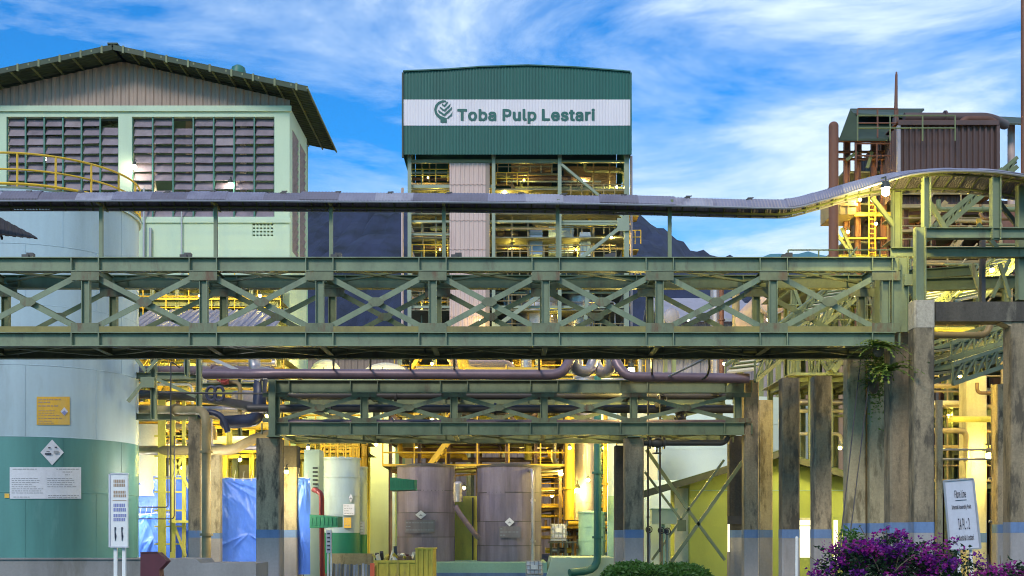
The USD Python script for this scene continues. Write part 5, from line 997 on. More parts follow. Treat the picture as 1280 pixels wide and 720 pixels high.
def ibc(label, u0, u1, v0, v1, Y):
    c = Thing('ibc_tote', label, 'tote', P((u0 + u1) / 2, v1, Y)); xa, xb, za, zb = X(u0, Y), X(u1, Y), Z(v1, Y), Z(v0, Y); w = xb - xa
    c.part('bottle', trimesh_round(xa + .03, xb - .03, Y + .03, Y + w, za + .12, zb - .02), 'ibc_white', smooth=30)
    for k in range(5):
        x = xa + w * k / 4; c.part('cage_bar', MB().tube([(x, Y, za + .1), (x, Y, zb)], .016, 6), 'galv')
    for k in range(4): z = za + .12 + (zb - za - .13) * k / 3; c.part('cage_bar', MB().tube([(xa, Y - .012, z), (xb, Y - .012, z)], .016, 6), 'galv')
    c.part('pallet', MB().box(xa, xb, Y, Y + w, za, za + .09), 'galv'); c.part('id_plate', MB().box(xa + w * .3, xa + w * .7, Y - .034, Y - .029, za + (zb - za) * .5, za + (zb - za) * .75), 'white_paint')
def trimesh_round(x0, x1, y0, y1, z0, z1, r=.06):
    import manifold3d as m3
    s_ = [m3.Manifold.sphere(r, 12).translate((x, y, z)) for x in (x0 + r, x1 - r) for y in (y0 + r, y1 - r) for z in (z0 + r, z1 - r)]
    mm = m3.Manifold.batch_hull(s_).to_mesh(); return np.array(mm.vert_properties[:, :3]), np.array(mm.tri_verts)
ibc('caged white liquid tote standing on the plinth right of the purple tanks', 688.5, 708, 655, 676, 46.9); ibc('caged white liquid tote on the ground before the right purple tank', 657.5, 678.5, 701, 722, 40)
t = Thing('pump_stand', 'dark pump stand with lit pipes under the tote right of the tanks', 'pump', P(700, 697, 46.6))
for u in (689, 698, 707, 716): t.part('leg', MB().bar(P(u, 697, 47.2), P(u, 676.5, 47.2), .06, .09, up=(1, 0, 0)), 'steel_dark')
t.part('shelf', MB().box(X(686, 46.8), X(722, 46.8), 46.85, 47.9, Z(678.8, 47), Z(677, 47)), 'steel_dark')
for k, u in enumerate((686, 693, 702, 712)): q = P(u, 688, 47.4); t.part('pump_casing', MB().tube([q - [.14, 0, 0], q + [.14, 0, 0]], .11, 12), ('yellow', 'pipe_silver', 'pipe_dark')[k % 3], smooth=40)
# skip with scrap
t = Thing('scrap_skip', 'yellow steel skip heaped with scrap before the left purple tank', 'skip', P(505, 720, 36)); Ys = 36.0
xa, xb, xm = X(469, Ys), X(541, Ys), X(519, Ys); za = Z(703.5, Ys); t.part('front_panel', MB().box(xa, xm, Ys, Ys + .05, 0, za), 'skip_yellow'); t.part('back_panel', MB().box(xa, xb, Ys + 1.6, Ys + 1.65, 0, za + .1), 'skip_yellow'); t.part('end_panel', MB().box(xa, xa + .05, Ys + .052, Ys + 1.598, 0, za), 'skip_yellow')
t.part('end_gate', MB().box(xm + .01, xb, Ys - .05, Ys + 1.6, 0, Z(687, Ys)), 'skip_yellow')
t.part('rim', MB().box(xa - .04, xm, Ys - .05, Ys + .02, za + .002, za + .08), 'skip_yellow')
for u in (470, 483, 496, 509): t.part('stake', MB().box(X(u, Ys), X(u, Ys) + .07, Ys - .05, Ys - .002, 0, za), 'skip_yellow')
for u in (520.5, 527, 533, 539): t.part('gate_rib', MB().box(X(u, Ys), X(u, Ys) + .05, Ys - .10, Ys - .052, 0, Z(687, Ys)), 'skip_yellow')
t.part('gate_rim', MB().box(xm, xb + .03, Ys - .1, Ys + 1.62, Z(687, Ys) + .002, Z(685, Ys)), 'skip_yellow')
r_ = np.random.default_rng(9)
for k in range(26):
    q = P(r_.uniform(471, 518), 0, Ys + r_.uniform(.2, 1.4)); q[2] = za + r_.uniform(-.08, .22) * (1 - abs(q[0] - (xa + xm) / 2) / 1.2); d = r_.normal(0, 1, 3); d /= np.linalg.norm(d); L = r_.uniform(.12, .38)
    sm_ = ('junk', 'cream', 'maroon', 'pipe_dark', 'skip_yellow', 'pipe_rust')[r_.integers(6)]; big_ = L > .25
    single('scrap_piece', ('long ' if big_ else 'short ') + {'junk': 'grey brown', 'cream': 'cream', 'maroon': 'maroon', 'pipe_dark': 'black', 'skip_yellow': 'yellow', 'pipe_rust': 'rusty'}[sm_] + ' piece of scrap heaped in the yellow skip', 'scrap', MB().bar(q - d * L, q + d * L, r_.uniform(.03, .18), r_.uniform(.02, .14)), sm_, group='scrap pieces in the yellow skip')
t = Thing('traffic_barrier', 'red orange barrier end beside the yellow skip', 'barrier', P(466, 720, 35.8)); t.part('board', MB().box(X(462.5, 35.8), X(468, 35.8), 35.8, 35.85, 0, Z(704, 35.8)), 'red_orange'); t.part('foot', MB().box(X(460, 35.8), X(470, 35.8), 35.7, 36, .0, .06), 'red_orange')
# ================================================================== LIME HOUSE AND WALLS AT RIGHT
YH = 43.0
t = Thing('lime_house', 'small lime green gabled house with lit doorway behind the columns', 'house', (X(950, YH), YH, 0))
xw0, xw1 = X(862, YH), X(1062, YH); xap = X(968, YH); zeL, zap, zeR = Z(596, YH), Z(572, YH), Z(599, YH)
d0, d1, dz = X(999, YH), X(1016, YH), Z(650, YH)
t.part('wall', MB().prism(Polygon([(xw0, 0), (d0, 0), (d0, dz), (d1, dz), (d1, 0), (xw1, 0), (xw1, zeR), (xap, zap), (xw0, zeL)]), YH, YH + .2), 'house_lime')
t.part('side_wall', MB().box(xw0, xw0 + .2, YH + .202, YH + 5, 0, zeL - .05), 'house_lime'); t.part('back_wall', MB().box(xw0, xw1, YH + 5, YH + 5.2, 0, zeR), 'house_lime')
t.part('porch_wall', MB().box(X(845, YH), X(862, YH) - .003, YH + .3, YH + .45, 0, Z(610, YH)), 'house_white')
for p, q in (((X(800, YH), Z(618, YH)), (xap, zap + .12)), ((xap, zap + .12), (X(1075, YH), Z(601, YH)))):
    a, b = np.array([p[0], YH - .7, p[1]]), np.array([q[0], YH - .7, q[1]])
    t.part('roof', MB().hexa([a, b, b + [0, 6.2, 0], a + [0, 6.2, 0], a + [0, 0, .10], b + [0, 0, .10], b + [0, 6.2, .10], a + [0, 6.2, .10]]), 'roof_green'); t.part('fascia', MB().bar(a + [0, -.03, -.06], b + [0, -.03, -.06], .04, .2), 'steel_dark')
    for k in range(8): c = a + (b - a) * (k + .5) / 8; t.part('rafter', MB().bar(c + [0, .02, -.09], c + [0, .65, -.09], .07, .12), 'steel_dark')
dr = t.part('doorway', MB().box(d0 + .003, d1 - .003, YH + .12, YH + .16, 0, dz - .003), 'lit_window')
t.part('door_frame', MB().box(d0 - .06, d0 + .0, YH - .03, YH + .0 - .002, 0, dz), 'house_white', parent=dr); t.part('door_frame', MB().box(d1, d1 + .06, YH - .03, YH - .002, 0, dz), 'house_white', parent=dr); t.part('lintel', MB().box(d0 - .06, d1 + .06, YH - .05, YH - .002, dz, dz + .08), 'house_white', parent=dr)
t.part('transom', MB().box(d0, d1, YH + .06, YH + .11, Z(658, YH), Z(656.5, YH)), 'house_white', parent=dr); t.part('lower_panel', MB().box(d0 + .01, d1 - .01, YH + .08, YH + .115, 0, Z(697, YH)), 'house_lime', parent=dr)
t.part('window', MB().box(X(1042, YH), X(1047, YH), YH - .02, YH - .003, Z(700, YH), Z(650, YH)), 'lit_window')
t.part('wall_strip', MB().box(X(863, YH), X(1060, YH), YH - .03, YH - .003, Z(613.5, YH), Z(612.5, YH)), 'mint_dark')
c = Thing('door_canopy_box', 'mint meter box on the porch wall of the lime house', 'box', P(826, 655, 41)); c.part('box', MB().box(X(815, 41), X(846, 41), 41, 41.6, Z(655, 41), Z(637, 41)), 'mint'); c.part('lid', MB().box(X(814, 41), X(847, 41), 40.95, 41.65, Z(637, 41) + .002, Z(635.6, 41)), 'mint_dark'); c.part('post', MB().box(X(828, 41), X(832, 41), 41.2, 41.3, 0, Z(655.2, 41)), 'mint_dark')
t = Thing('white_tank_wall', 'big pale sky blue tank wall above the roof of the lime house', 'tank', (X(860, 58), 62, 0)); t.part('shell', MB().lathe([(7.0, 0), (7.0, Z(496, 56))], X(868, 62), 62.5, 90), 'wall_skyblue', smooth=40)
for v in (562, 530): t.part('seam', MB().lathe([(7.003, Z(v, 56)), (7.02, Z(v, 56)), (7.02, Z(v, 56) + .06), (7.003, Z(v, 56) + .06)], X(868, 62), 62.5, 90), 'wall_skyblue')
t.part('roof', MB().lathe([(7.0, Z(496, 56)), (0, Z(496, 56) + .6)], X(868, 62), 62.5, 60), 'wall_skyblue')
t = Thing('cream_wall', 'pale cream lit building wall behind the lower bridge right of the column', 'building', P(800, 700, 52)); t.part('wall', MB().box(X(772, 52), X(822, 52), 52, 52.3, 0, Z(478, 52)), 'house_white'); t.part('lower_wall', MB().box(X(800, 50), X(846, 50), 50, 50.3, 0, Z(600, 50)), 'wall_skyblue')
t = Thing('bracing_bay', 'green crossed steel bracing between the columns before the lime house', 'steel frame', P(870, 700, 38))
for a in ((808, 562, 862, 640, 6), (862, 640, 906, 700, 5), (838, 704, 936, 566, 6), (806, 590, 855, 655, 4), (815, 700, 905, 575, 4)): t.part('brace', MB().bar(P(a[0], a[1], 38.0), P(a[2], a[3], 38.0), .08, a[4] * 38 / F * .7), 'steel_green')
t.part('centre_plate', MB().prism([(X(a, 38), Z(b, 38)) for a, b in ((846, 650), (857, 650), (857, 664), (846, 664))], 37.9, 37.93), 'steel_green_old')
for lab, us_, Y in (('left dark vertical cable pipe before the lime house porch', [(810, 470), (810, 705)], 36.8), ('right dark vertical cable pipe before the lime house porch', [(825, 480), (825, 690)], 36.8)): pipe('conduit', lab, [P(u, v, Y) for u, v in us_], .03, 'pipe_dark', n=8, flange=2.4)
for k, (u, lab) in enumerate(((811, 'left silver hydrant post before the lime house'), (826.5, 'right rust coloured hydrant post before the lime house'), (834, 'thin pale hydrant post before the lime house'))):
    c = Thing('pipe_post', lab, 'post', P(u, 720, 37)); c.part('post', MB().tube([P(u, 722, 37), P(u, 662, 37)], .055, 10), ('galv', 'pipe_tan', 'steel_pale')[k], smooth=40); q = P(u, 662 + k, 36.9); c.part('valve_wheel', MB().tube([q + [.10 * math.cos(a), -.05, .10 * math.sin(a)] for a in np.linspace(0, 6.283, 13)], .018, 6, False), 'pipe_dark', smooth=50); c.part('valve_body', MB().lathe([(0, q[2] - .08), (.07, q[2] - .05), (.07, q[2] + .05), (0, q[2] + .08)], q[0], 37, 10), 'pipe_dark')
t = Thing('light_string', 'yellow light strips tied to both sides of the dark column', 'light strip', P(921, 690, 39)); 
for u in (911, 930): t.part('strip', MB().box(X(u - 1, 39), X(u + 1, 39), 39.0, 39.06, Z(690, 39), Z(655, 39)), 'lit_window'); 
t.part('band', MB().box(X(909, 39), X(932, 39), 38.9, 38.98, Z(655, 39), Z(645, 39)), 'pipe_dark')
for k, (a, b) in enumerate((((1076, 447, 31), (1048, 700, 26)), ((1087, 470, 30.5), (1060, 690, 26)))): pipe('guy_wire', f'{("left", "right")[k]} slanting dark guy wire by the fern column', [P(*a), P(*b)], .016, 'pipe_dark', n=6)
for u, Y, lab in ((744, 34, 'white marker post at the foot of the column right of the house gable'),): pass
c = Thing('marker_post', 'thin white marker post at the foot of the column left of the doorway', 'post', P(996, 720, 33)); c.part('post', MB().tube([P(996, 724, 33), P(996, 673, 33)], .045, 10), 'white_paint', smooth=40); c.part('cap', MB().lathe([(.05, Z(673, 33)), (.03, Z(673, 33) + .05), (0, Z(673, 33) + .06)], X(996, 33), 33, 10), 'white_paint')

# ================================================================== BACKGROUND MIDDLE RIGHT
def shed(name, label, u0, u1, v0, v1, Y, D, mat, roof='clad_grey', rise=0, pitch=.5):
    t = Thing(name, label, 'building', (X((u0 + u1) / 2, Y), Y, 0)); xa, xb = X(u0, Y), X(u1, Y); zb = Z(v0, Y)
    t.part('front_wall', MB().sheet((xa, Y, 0), (1, 0, 0), (0, 0, 1), xb - xa, zb, pitch, -.06), mat); t.part('side_wall', MB().box(xa, xa + .1, Y + .1, Y + D, 0, zb), mat); t.part('side_wall', MB().box(xb - .1, xb, Y + .1, Y + D, 0, zb), mat); t.part('back_wall', MB().box(xa + .12, xb - .12, Y + D - .1, Y + D, 0, zb), mat)
    a = np.array([xa - .4, Y - .5, zb]); b = np.array([xa - .4, Y + D / 2, zb + rise]); e = np.array([xa - .4, Y + D + .5, zb]); w = np.array([xb - xa + .8, 0, 0])
    for p, q in ((a, b), (b, e)): t.part('roof', MB().hexa([p, p + w, q + w, q, p + [0, 0, .12], p + w + [0, 0, .12], q + w + [0, 0, .12], q + [0, 0, .12]]), roof)
    t.part('gutter', MB().box(xa - .4, xb + .4, Y - .62, Y - .51, zb - .1, zb + .1), 'galv'); return t
shed('grey_shed', 'long grey corrugated shed behind the pipe bridge right of the loops', 786, 1000, 442, 700, 68, 14, 'clad_grey', rise=2.2)
shed('grey_shed', 'pink grey shed with low roof behind the small dish tank', 830, 940, 402, 700, 76, 12, 'clad_grey', 'clad_grey', rise=2.6)
shed('grey_shed', 'tall dull shed behind the trestle under the gallery end', 945, 1140, 396, 700, 80, 12, 'clad_brown', rise=2)
shed('grey_shed', 'large brown shed far behind the domed vessels', 372, 812, 440, 700, 92, 10, 'clad_brown', 'clad_grey', rise=1.2)
shed('grey_shed', 'pale lit wall behind the left pipe rack', 120, 378, 446, 700, 57.2, 1.2, 'cream', rise=.1) if False else None
t = Thing('rear_wall', 'cream lit wall behind the frames at left', 'wall', P(250, 700, 56)); t.part('wall', MB().box(X(130, 56), X(352, 56), 56.2, 56.4, 0, Z(430, 56)), 'cream')
for u in (160, 200, 240, 280, 320): t.part('pilaster', MB().box(X(u, 56), X(u + 5, 56), 56.0, 56.197, 0, Z(430, 56)), 'yellow_steel')
t = Thing('rear_wall', 'dark wall closing the plant behind the far right columns', 'wall', P(1230, 700, 60)); t.part('wall', MB().sheet((X(1040, 60), 60, 0), (1, 0, 0), (0, 0, 1), X(1400, 60) - X(1040, 60), Z(330, 60), .5, -.06), 'clad_brown'); t.part('upper_wall', MB().sheet((X(1128, 60), 60.1, Z(330, 60) + .003), (1, 0, 0), (0, 0, 1), X(1400, 60) - X(1128, 60), Z(250, 60) - Z(330, 60), .5, -.06), 'stack_rust')
process_frame('bin_platform', 'rusty platforms with rails under and beside the chip bin', 1132, 1300, [262, 292, 318, 345], 49.0, 51, 5, mat='stack_rust', rail='pipe_tan', colw=.2, beam=.14, stairs=3)
clutter(14, 1140, 1300, 250, 372, 44, 48.5, ['pipe_rust', 'steel_green_old', 'cream', 'pipe_tan', 'pipe_dark'], 41, 'pipes under the chip bin', 'pipe in the steelwork under the chip bin', (.04, .12))
vessel('digester', 'rust red process vessel behind the right hand stair', 1246, 1282, 262, 700, 48, 'stack_rust', .1, rings=9)
def drum(label, u0, u1, v0, v1, Y, L, mat):
    r = (X(u1, Y) - X(u0, Y)) / 2; xc, zc = X((u0 + u1) / 2, Y), Z((v0 + v1) / 2, Y); c = Thing('horizontal_drum', label, 'drum', (xc, Y, zc)); m = MB().lathe([(0, -.18 * r), (r * .5, -.14 * r), (r * .85, -.05 * r), (r, .1 * r), (r, L)], 0, 0, 36); v, f = m.mesh(); v = np.stack([xc + v[:, 0], Y + v[:, 2], zc + v[:, 1]], 1); c.part('shell', (v, f[:, ::-1]), mat, smooth=40)
    m = MB().lathe([(r, .1 * r), (r + .04, .1 * r), (r + .04, .1 * r + .1), (r, .1 * r + .1)], 0, 0, 36); v, f = m.mesh(); c.part('rim', (np.stack([xc + v[:, 0], Y + v[:, 2], zc + v[:, 1]], 1), f[:, ::-1]), 'clad_grey')
    for s_ in (-1, 1): c.part('cradle_leg', MB().box(xc + s_ * r * .6 - .1, xc + s_ * r * .6 + .1, Y + .8, Y + 1.1, 0, zc - r * .78), 'steel_green_old')
    return c
drum('big pinkish drum end behind the gallery lattice at right', 949, 986, 352, 393, 56, 6, 'clad_pink'); drum('smaller pinkish drum end right of the big one', 986, 1006, 371, 392, 56, 6, 'clad_pink'); drum('small grey drum end behind the gallery lattice right of the boiler', 831, 849, 386, 404, 60, 4, 'clad_grey')
vessel('stack', 'grey and rust chimney column behind the gallery lattice, left of the pair', 889, 903, 338, 700, 64, 'clad_steel', 0, rings=8); pipe('stack_pipe', 'red brown pipe beside the left chimney column', [P(902, 700, 63.5), P(902, 340, 63.5)], .13, 'stack_rust', flange=4); vessel('stack', 'tan chimney column right of the red brown pipe', 916, 925.5, 352, 700, 62, 'pipe_tan', 0, rings=8)
vessel('domed_tank', 'brightly lit white domed tank in the gap between the bridges at left', 384, 424, 446, 700, 62, 'cream', 1.0, rings=2); vessel('domed_tank', 'brightly lit broad white domed tank in the gap left of centre', 446, 512, 449, 700, 63, 'cream', .62, rings=2)
pipe('silver_duct', 'silver duct elbow in the gap between the bridges right of centre', [P(560, 449, 72), P(618, 448, 72), P(632, 456, 72), P(633, 500, 72)], .45, 'pipe_silver', 1.4, 16, flange=3)
cabinet(571, 606, 452, 470, 71, 'clad_pink', 'air_duct', 'pink sheeted box in the gap between the bridges')
cabinet(642, 668, 445, 468, 68, 'yellow', 'air_duct', 'yellow lit casing in the gap right of the silver duct', ribs=2); cabinet(670, 694, 445, 468, 70, 'clad_pink', 'air_duct', 'pinkish casing in the gap left of the expansion loops', ribs=2)
for k, (u, lab) in enumerate(((417, 'first'), (463, 'second'), (513, 'third'), (568, 'fourth'), (674, 'fifth'), (815, 'sixth'))): pipe('hanger_rod', f'{lab} dark hanger rod from the left between gallery and lower bridge', [P(u, 462 if u < 700 else 470, 35.4), P(u, 440, 31.5)], .035, 'pipe_dark', n=7)
pipe('hanger_rod', 'slanting grey tie rod between gallery and lower bridge at right', [P(833, 472, 35.2), P(886, 446, 33)], .035, 'galv', n=7)
pipe('cable', 'black cable looping down at the right end of the lower bridge', [P(886, 444, 33), P(887, 460, 34), P(884, 470, 34.6), P(878, 474, 35)], .035, 'pipe_dark', .3, 7)

# ================================================================== UPPER RIGHT: CHIP BINS AND STACKS
YK = 52.0
t = Thing('chip_bin', 'brown corrugated chip bin with slanted left side on a steel stand', 'bin', P(1180, 325, YK)); xa, xb = X(1123, YK), X(1246, YK); zt_, zb_ = Z(156, YK), Z(242, YK)
t.part('front_sheeting', MB().sheet((xa, YK, zb_), (1, 0, 0), (0, 0, 1), xb - xa, zt_ - zb_, .26, -.10), 'bin_brown')
D_ = 5.0; xl2 = X(1109, YK + D_)
lx0 = np.array([X(1110, YK + 1), YK + D_, zb_]); 
t.part('side_sheeting', MB().sheet(lx0, (np.array([xa, YK, zb_]) - lx0) / np.linalg.norm(np.array([xa, YK, zb_]) - lx0), (0, 0, 1), np.linalg.norm(np.array([xa, YK, zb_]) - lx0), zt_ - zb_, .3, -.05), 'bin_brown'); t.part('side_sheeting', MB().box(xb - .06, xb, YK + .1, YK + D_, zb_, zt_), 'bin_brown'); t.part('rear_sheeting', MB().box(xa, xb, YK + D_, YK + D_ + .1, zb_, zt_), 'bin_brown')
t.part('top_trim', MB().box(xa - .05, xb + .05, YK - .15, YK - .06, zt_ - .05, zt_ + .15), 'bin_brown'); t.part('corner_trim', MB().box(xa - .08, xa + .06, YK - .12, YK + .05, zb_, zt_ - .06), 'clad_grey'); t.part('corner_trim', MB().box(xb - .05, xb + .09, YK - .12, YK + .05, zb_, zt_ - .06), 'bin_brown')
t.part('roof', MB().box(xa - .02, xb + .02, YK - .05, YK + D_, zt_ + .152, zt_ + .2), 'stack_rust')
xa2, xb2 = X(1120, YK), X(1207, YK); t.part('lower_sheeting', MB().sheet((xa2, YK + .4, Z(264, YK)), (1, 0, 0), (0, 0, 1), xb2 - xa2, zb_ - Z(264, YK) - .01, .235, -.05), 'bin_brown')
hp_ = [np.array([x, y, z]) for z, k in ((Z(264, YK), 1.0), (Z(285, YK), .45)) for x, y in (((xa2 + xb2) / 2 - k * (xb2 - xa2) / 2, YK + .4), ((xa2 + xb2) / 2 + k * (xb2 - xa2) / 2, YK + .4), ((xa2 + xb2) / 2 + k * (xb2 - xa2) / 2, YK + .4 + 4 * k), ((xa2 + xb2) / 2 - k * (xb2 - xa2) / 2, YK + .4 + 4 * k))]
t.part('hopper', MB().hexa(hp_[4:] + hp_[:4]), 'clad_brown')
for x in (xa2 + .2, xb2 - .2, xb - .3):
    for y in (YK + .5, YK + 4.4): t.part('leg', MB().ibeam((x, y, 0), (x, y, Z(264, YK)), .3, .3, .03, up=(1, 0, 0)), 'steel_green_old')
for v in (300, 345): t.part('ring_beam', MB().ibeam((xa2, YK + .45, Z(v, YK)), (xb, YK + .45, Z(v, YK)), .2, .35, .03), 'steel_green_old')
t.part('top_handrail', railing(MB(), [P(1072, 176, YK - .6), P(1194, 176, YK - .6)], 1.1, 1.25, .035), 'steel_green_old')
pipe('roof_duct', 'brown duct lying along the top of the chip bin', [P(1130, 147, 53.5), P(1232, 147, 53.5), P(1243, 150, 53.5), P(1256, 156, 54.5)], .22, 'bin_brown', .6, 12, flange=2.5); pipe('roof_duct', 'short fat brown duct elbow on the chip bin top at right', [P(1200, 156, 52.8), P(1206, 149, 52.8), P(1236, 149, 52.8), P(1244, 154, 52.8)], .15, 'stack_rust', .3, 12)
t = Thing('mast', 'thin tapering rust mast rising above the chip bin', 'mast', P(1120, 160, 54)); t.part('pole', MB().tube([P(1119.5, 300, 54), P(1119.5, 160, 54), P(1120.5, 93, 54)], [.10, .10, .055], 10), 'stack_rust', smooth=40); t.part('collar', MB().tube([P(1119.5, 158, 54), P(1119.5, 148, 54)], .15, 10), 'bin_brown', smooth=40); t.part('tip', MB().tube([P(1120.5, 93, 54), P(1120.5, 90, 54)], .04, 6), 'stack_rust')
_st = pipe('stack_column', 'thick rust brown stack with rounded top at the left of the bins', [P(1042, 700, 51), P(1042, 158, 51)], .21, 'stack_rust', n=18)
m = trimesh.creation.icosphere(2, .21); v = np.array(m.vertices) + P(1042, 158, 51); _st.part('round_top', (v, np.array(m.faces)), 'stack_rust', smooth=40)
pipe('stack_column', 'slim dark rust stack at the right edge of the picture against the sky', [P(1279.5, 400, 50), P(1279.5, -40, 50)], .11, 'stack_rust', n=14); pipe('stack_column', 'short pinkish stack behind the right corner of the chip bin', [P(1264, 300, 56), P(1264, 155, 56)], .17, 'clad_pink', n=14)
t = Thing('bin_tower', 'open rusty steel tower with sloping green roof left of the chip bin', 'tower', P(1090, 325, 54)); YT = 54.0
for u in (1058, 1072, 1092, 1104): t.part('column', MB().ibeam(P(u, 700, YT), P(u, 172, YT), .2, .24, .03, up=(1, 0, 0)), 'stack_rust'); t.part('rear_column', MB().ibeam(P(u + 2, 700, YT + 4), P(u + 2, 172, YT + 4), .2, .2, .03, up=(1, 0, 0)), 'stack_rust')
for v in (175, 190, 199, 268, 298, 320): t.part('beam', MB().ibeam(P(1040, v, YT - .2), P(1128, v, YT - .2), .15, (5 if v in (175, 268) else 2.2) * YT / F, .02), 'stack_rust' if v < 200 else 'yellow_steel')
for a in ((1058, 200, 1072, 190), (1058, 260, 1084, 240), (1070, 325, 1052, 285), (1038, 282, 1066, 320), (1084, 210, 1090, 190)): t.part('brace', MB().bar(P(a[0], a[1], YT - .3), P(a[2], a[3], YT - .3), .08, .14), 'steel_green_old')
a, b = P(1049, 176, YT - 1), P(1063, 138, YT + 5); w = np.array([X(1110, YT) - X(1050, YT), 0, 0])
rf = MB(); rf.hexa([a, a + w, b + w + [1.5, 0, 0], b, a + [0, 0, .1], a + w + [0, 0, .1], b + w + [1.5, 0, .1], b + [0, 0, .1]]); t.part('roof', rf, 'roof_green')
t.part('gable_end', MB().add([P(1049, 175, YT - 1), P(1064, 138, YT - .9), P(1071, 146, YT - .9), P(1071, 175, YT - 1), P(1049, 175, YT - .9), P(1064, 138, YT - .8), P(1071, 146, YT - .8), P(1071, 175, YT - .9)], [[0, 3, 2, 1], [4, 5, 6, 7], [0, 1, 5, 4], [1, 2, 6, 5], [2, 3, 7, 6], [3, 0, 4, 7]]), 'roof_green')
t.part('long_roof', MB().hexa([P(1064, 143, YT + 1), P(1300, 158, YT + 1), P(1300, 150, YT + 6), P(1064, 138, YT + 6), P(1064, 141, YT + 1), P(1300, 156, YT + 1), P(1300, 148, YT + 6), P(1064, 136, YT + 6)]), 'roof_green')
t.part('handrail', railing(MB(), [P(1072, 172, YT - .9), P(1122, 172, YT - .9)], 1.3, .8, .04), 'stack_rust'); t.part('handrail', railing(MB(), [P(1070, 210, YT - .9), P(1122, 210, YT - .9)], 1.1, .8, .04), 'stack_rust')
for v in (212, 252, 300): t.part('floor', MB().box(X(1056, YT), X(1128, YT), YT + .2, YT + 3.8, Z(v, YT) - .1, Z(v, YT)), 'grating')
t.part('ladder', MB().bar(P(1086, 330, YT - .6), P(1086, 230, YT - .6), .05, .05, up=(1, 0, 0)).bar(P(1094, 330, YT - .6), P(1094, 230, YT - .6), .05, .05, up=(1, 0, 0)), 'yellow')
for v in range(232, 330, 6): t.part('rung', MB().bar(P(1086, v, YT - .6), P(1094, v, YT - .6), .04, .04), 'yellow')
t.part('wall_panel', MB().sheet(P(1058, 330, YT + 4.3), (1, 0, 0), (0, 0, 1), X(1135, YT + 4) - X(1058, YT + 4), Z(262, YT) - Z(330, YT), .4, -.05), 'clad_grey')
cabinet(1040, 1070, 244, 268, 52.8, 'pipe_tan', 'air_duct', 'tan box beam behind the rust stack below the gallery roof', ribs=1)
vessel('spherical_valve', 'dark equipment drum on the rusty tower', 1086, 1106, 200, 222, 54.5, 'clad_brown', .5)
t = Thing('exit_board', 'small bright yellow notice on the steelwork under the gallery roof at right', 'notice', P(1224, 278, 33)); t.part('board', MB().box(X(1221, 33), X(1227, 33), 33, 33.04, Z(281, 33), Z(273, 33)), 'yellow'); t.part('hanger', MB().box(X(1223.6, 33), X(1224.4, 33), 33.01, 33.03, Z(273, 33) + .001, Z(268, 33)), 'steel_dark')
# lit wall panels and vessels seen through the lower bridge
t = Thing('panel_wall', 'pink cladding wall lit yellow behind the lower bridge lattice', 'wall', P(630, 540, 60)); 
for k in range(9):
    ua, ub = 496 + k * 30, 496 + (k + 1) * 30 - .4
    t.part('panel', MB().sheet((X(ua, 60), 60 + .03 * (k % 2), Z(560, 60)), (1, 0, 0), (0, 0, 1), X(ub, 60) - X(ua, 60), Z(474 + 9 * (k % 3), 60) - Z(560, 60), .3, -.04), ('clad_pink', 'cream', 'clad_grey')[(k * 5 + k // 3) % 3])
for k, (u, v, w, mt, lab) in enumerate(((515, 500, 13, 'cream', 'cream drum'), (556, 503, 10, 'pipe_silver', 'silver drum'), (607, 500, 14, 'clad_pink', 'pink drum'), (655, 504, 11, 'cream', 'pale drum'), (706, 500, 13, 'pipe_silver', 'silver pink drum'))):
    vessel('process_drum', lab + ' lit behind the lower bridge lattice, between yellow platforms', u - w, u + w, v - 12, v + 34, 57.8, mt, .4, rings=2)
# ladder and rails at far right
t = Thing('caged_ladder', 'steel ladder beside the bright column at the far right', 'ladder', P(1250, 700, 37))
for u in (1240, 1252): t.part('stile', MB().bar(P(u, 710, 37), P(u, 480, 37), .04, .06, up=(1, 0, 0)), 'pipe_tan')
for k in range(26): t.part('rung', MB().bar(P(1240, 700 - k * 8.6, 37), P(1252, 700 - k * 8.6, 37), .03, .03), 'pipe_tan')
for k, v in enumerate((562, 574, 598, 652)): pipe('side_rail', f'{("topmost", "second", "third", "lowest")[k]} grey rail at the right edge beside the ladder', [P(1178 if k < 2 else 1236, v, 36.5), P(1290, v, 36.5)], .035, 'galv', n=8)

# ================================================================== FOREGROUND SIGNS
YS = 14.0
t = Thing('assembly_sign', 'leaning grey white assembly point sign on two posts among the flowers', 'sign', P(1204, 720, YS)); sk = lambda u, v: (X(u, YS), Z(v, YS))
t.part('board', MB().prism([sk(1188, 686.5), sk(1224.5, 684.5), sk(1215.5, 599), sk(1180.5, 602)], YS, YS + .03), 'sign_grey')
fr = [sk(1187, 687.5), sk(1225.5, 685.5), sk(1216.2, 598), sk(1179.5, 601)]
for a, b in zip(fr, fr[1:] + fr[:1]): t.part('frame', MB().bar((a[0], YS - .006, a[1]), (b[0], YS - .006, b[1]), .022, .017), 'galv')
for u in (1199, 1215): t.part('leg', MB().tube([P(u + 1, 740, YS + .04), P(u - (4 if u < 1205 else 6), 600, YS + .05)], .018, 10), 'white_paint', smooth=40)
def sign_line(text, u0, u1, vt, vb, bold=False):
    m = meshkit.text_mesh(text, 1.0, .003, bold); v = np.array(m.vertices); b0, b1 = v.min(0), v.max(0); fu = (v[:, 0] - b0[0]) / (b1[0] - b0[0]); fv = (v[:, 1] - b0[1]) / (b1[1] - b0[1])
    uu = u0 + fu * (u1 - u0); vv = vb + fv * (vt - vb) - fu * (u1 - u0) * .055; uu = uu + (vb - vv) * -.0 - (fv * (vb - vt)) * .10
    return np.stack([X(uu, YS), YS - .004 - v[:, 2], Z(vv, YS)], 1), np.array(m.faces)
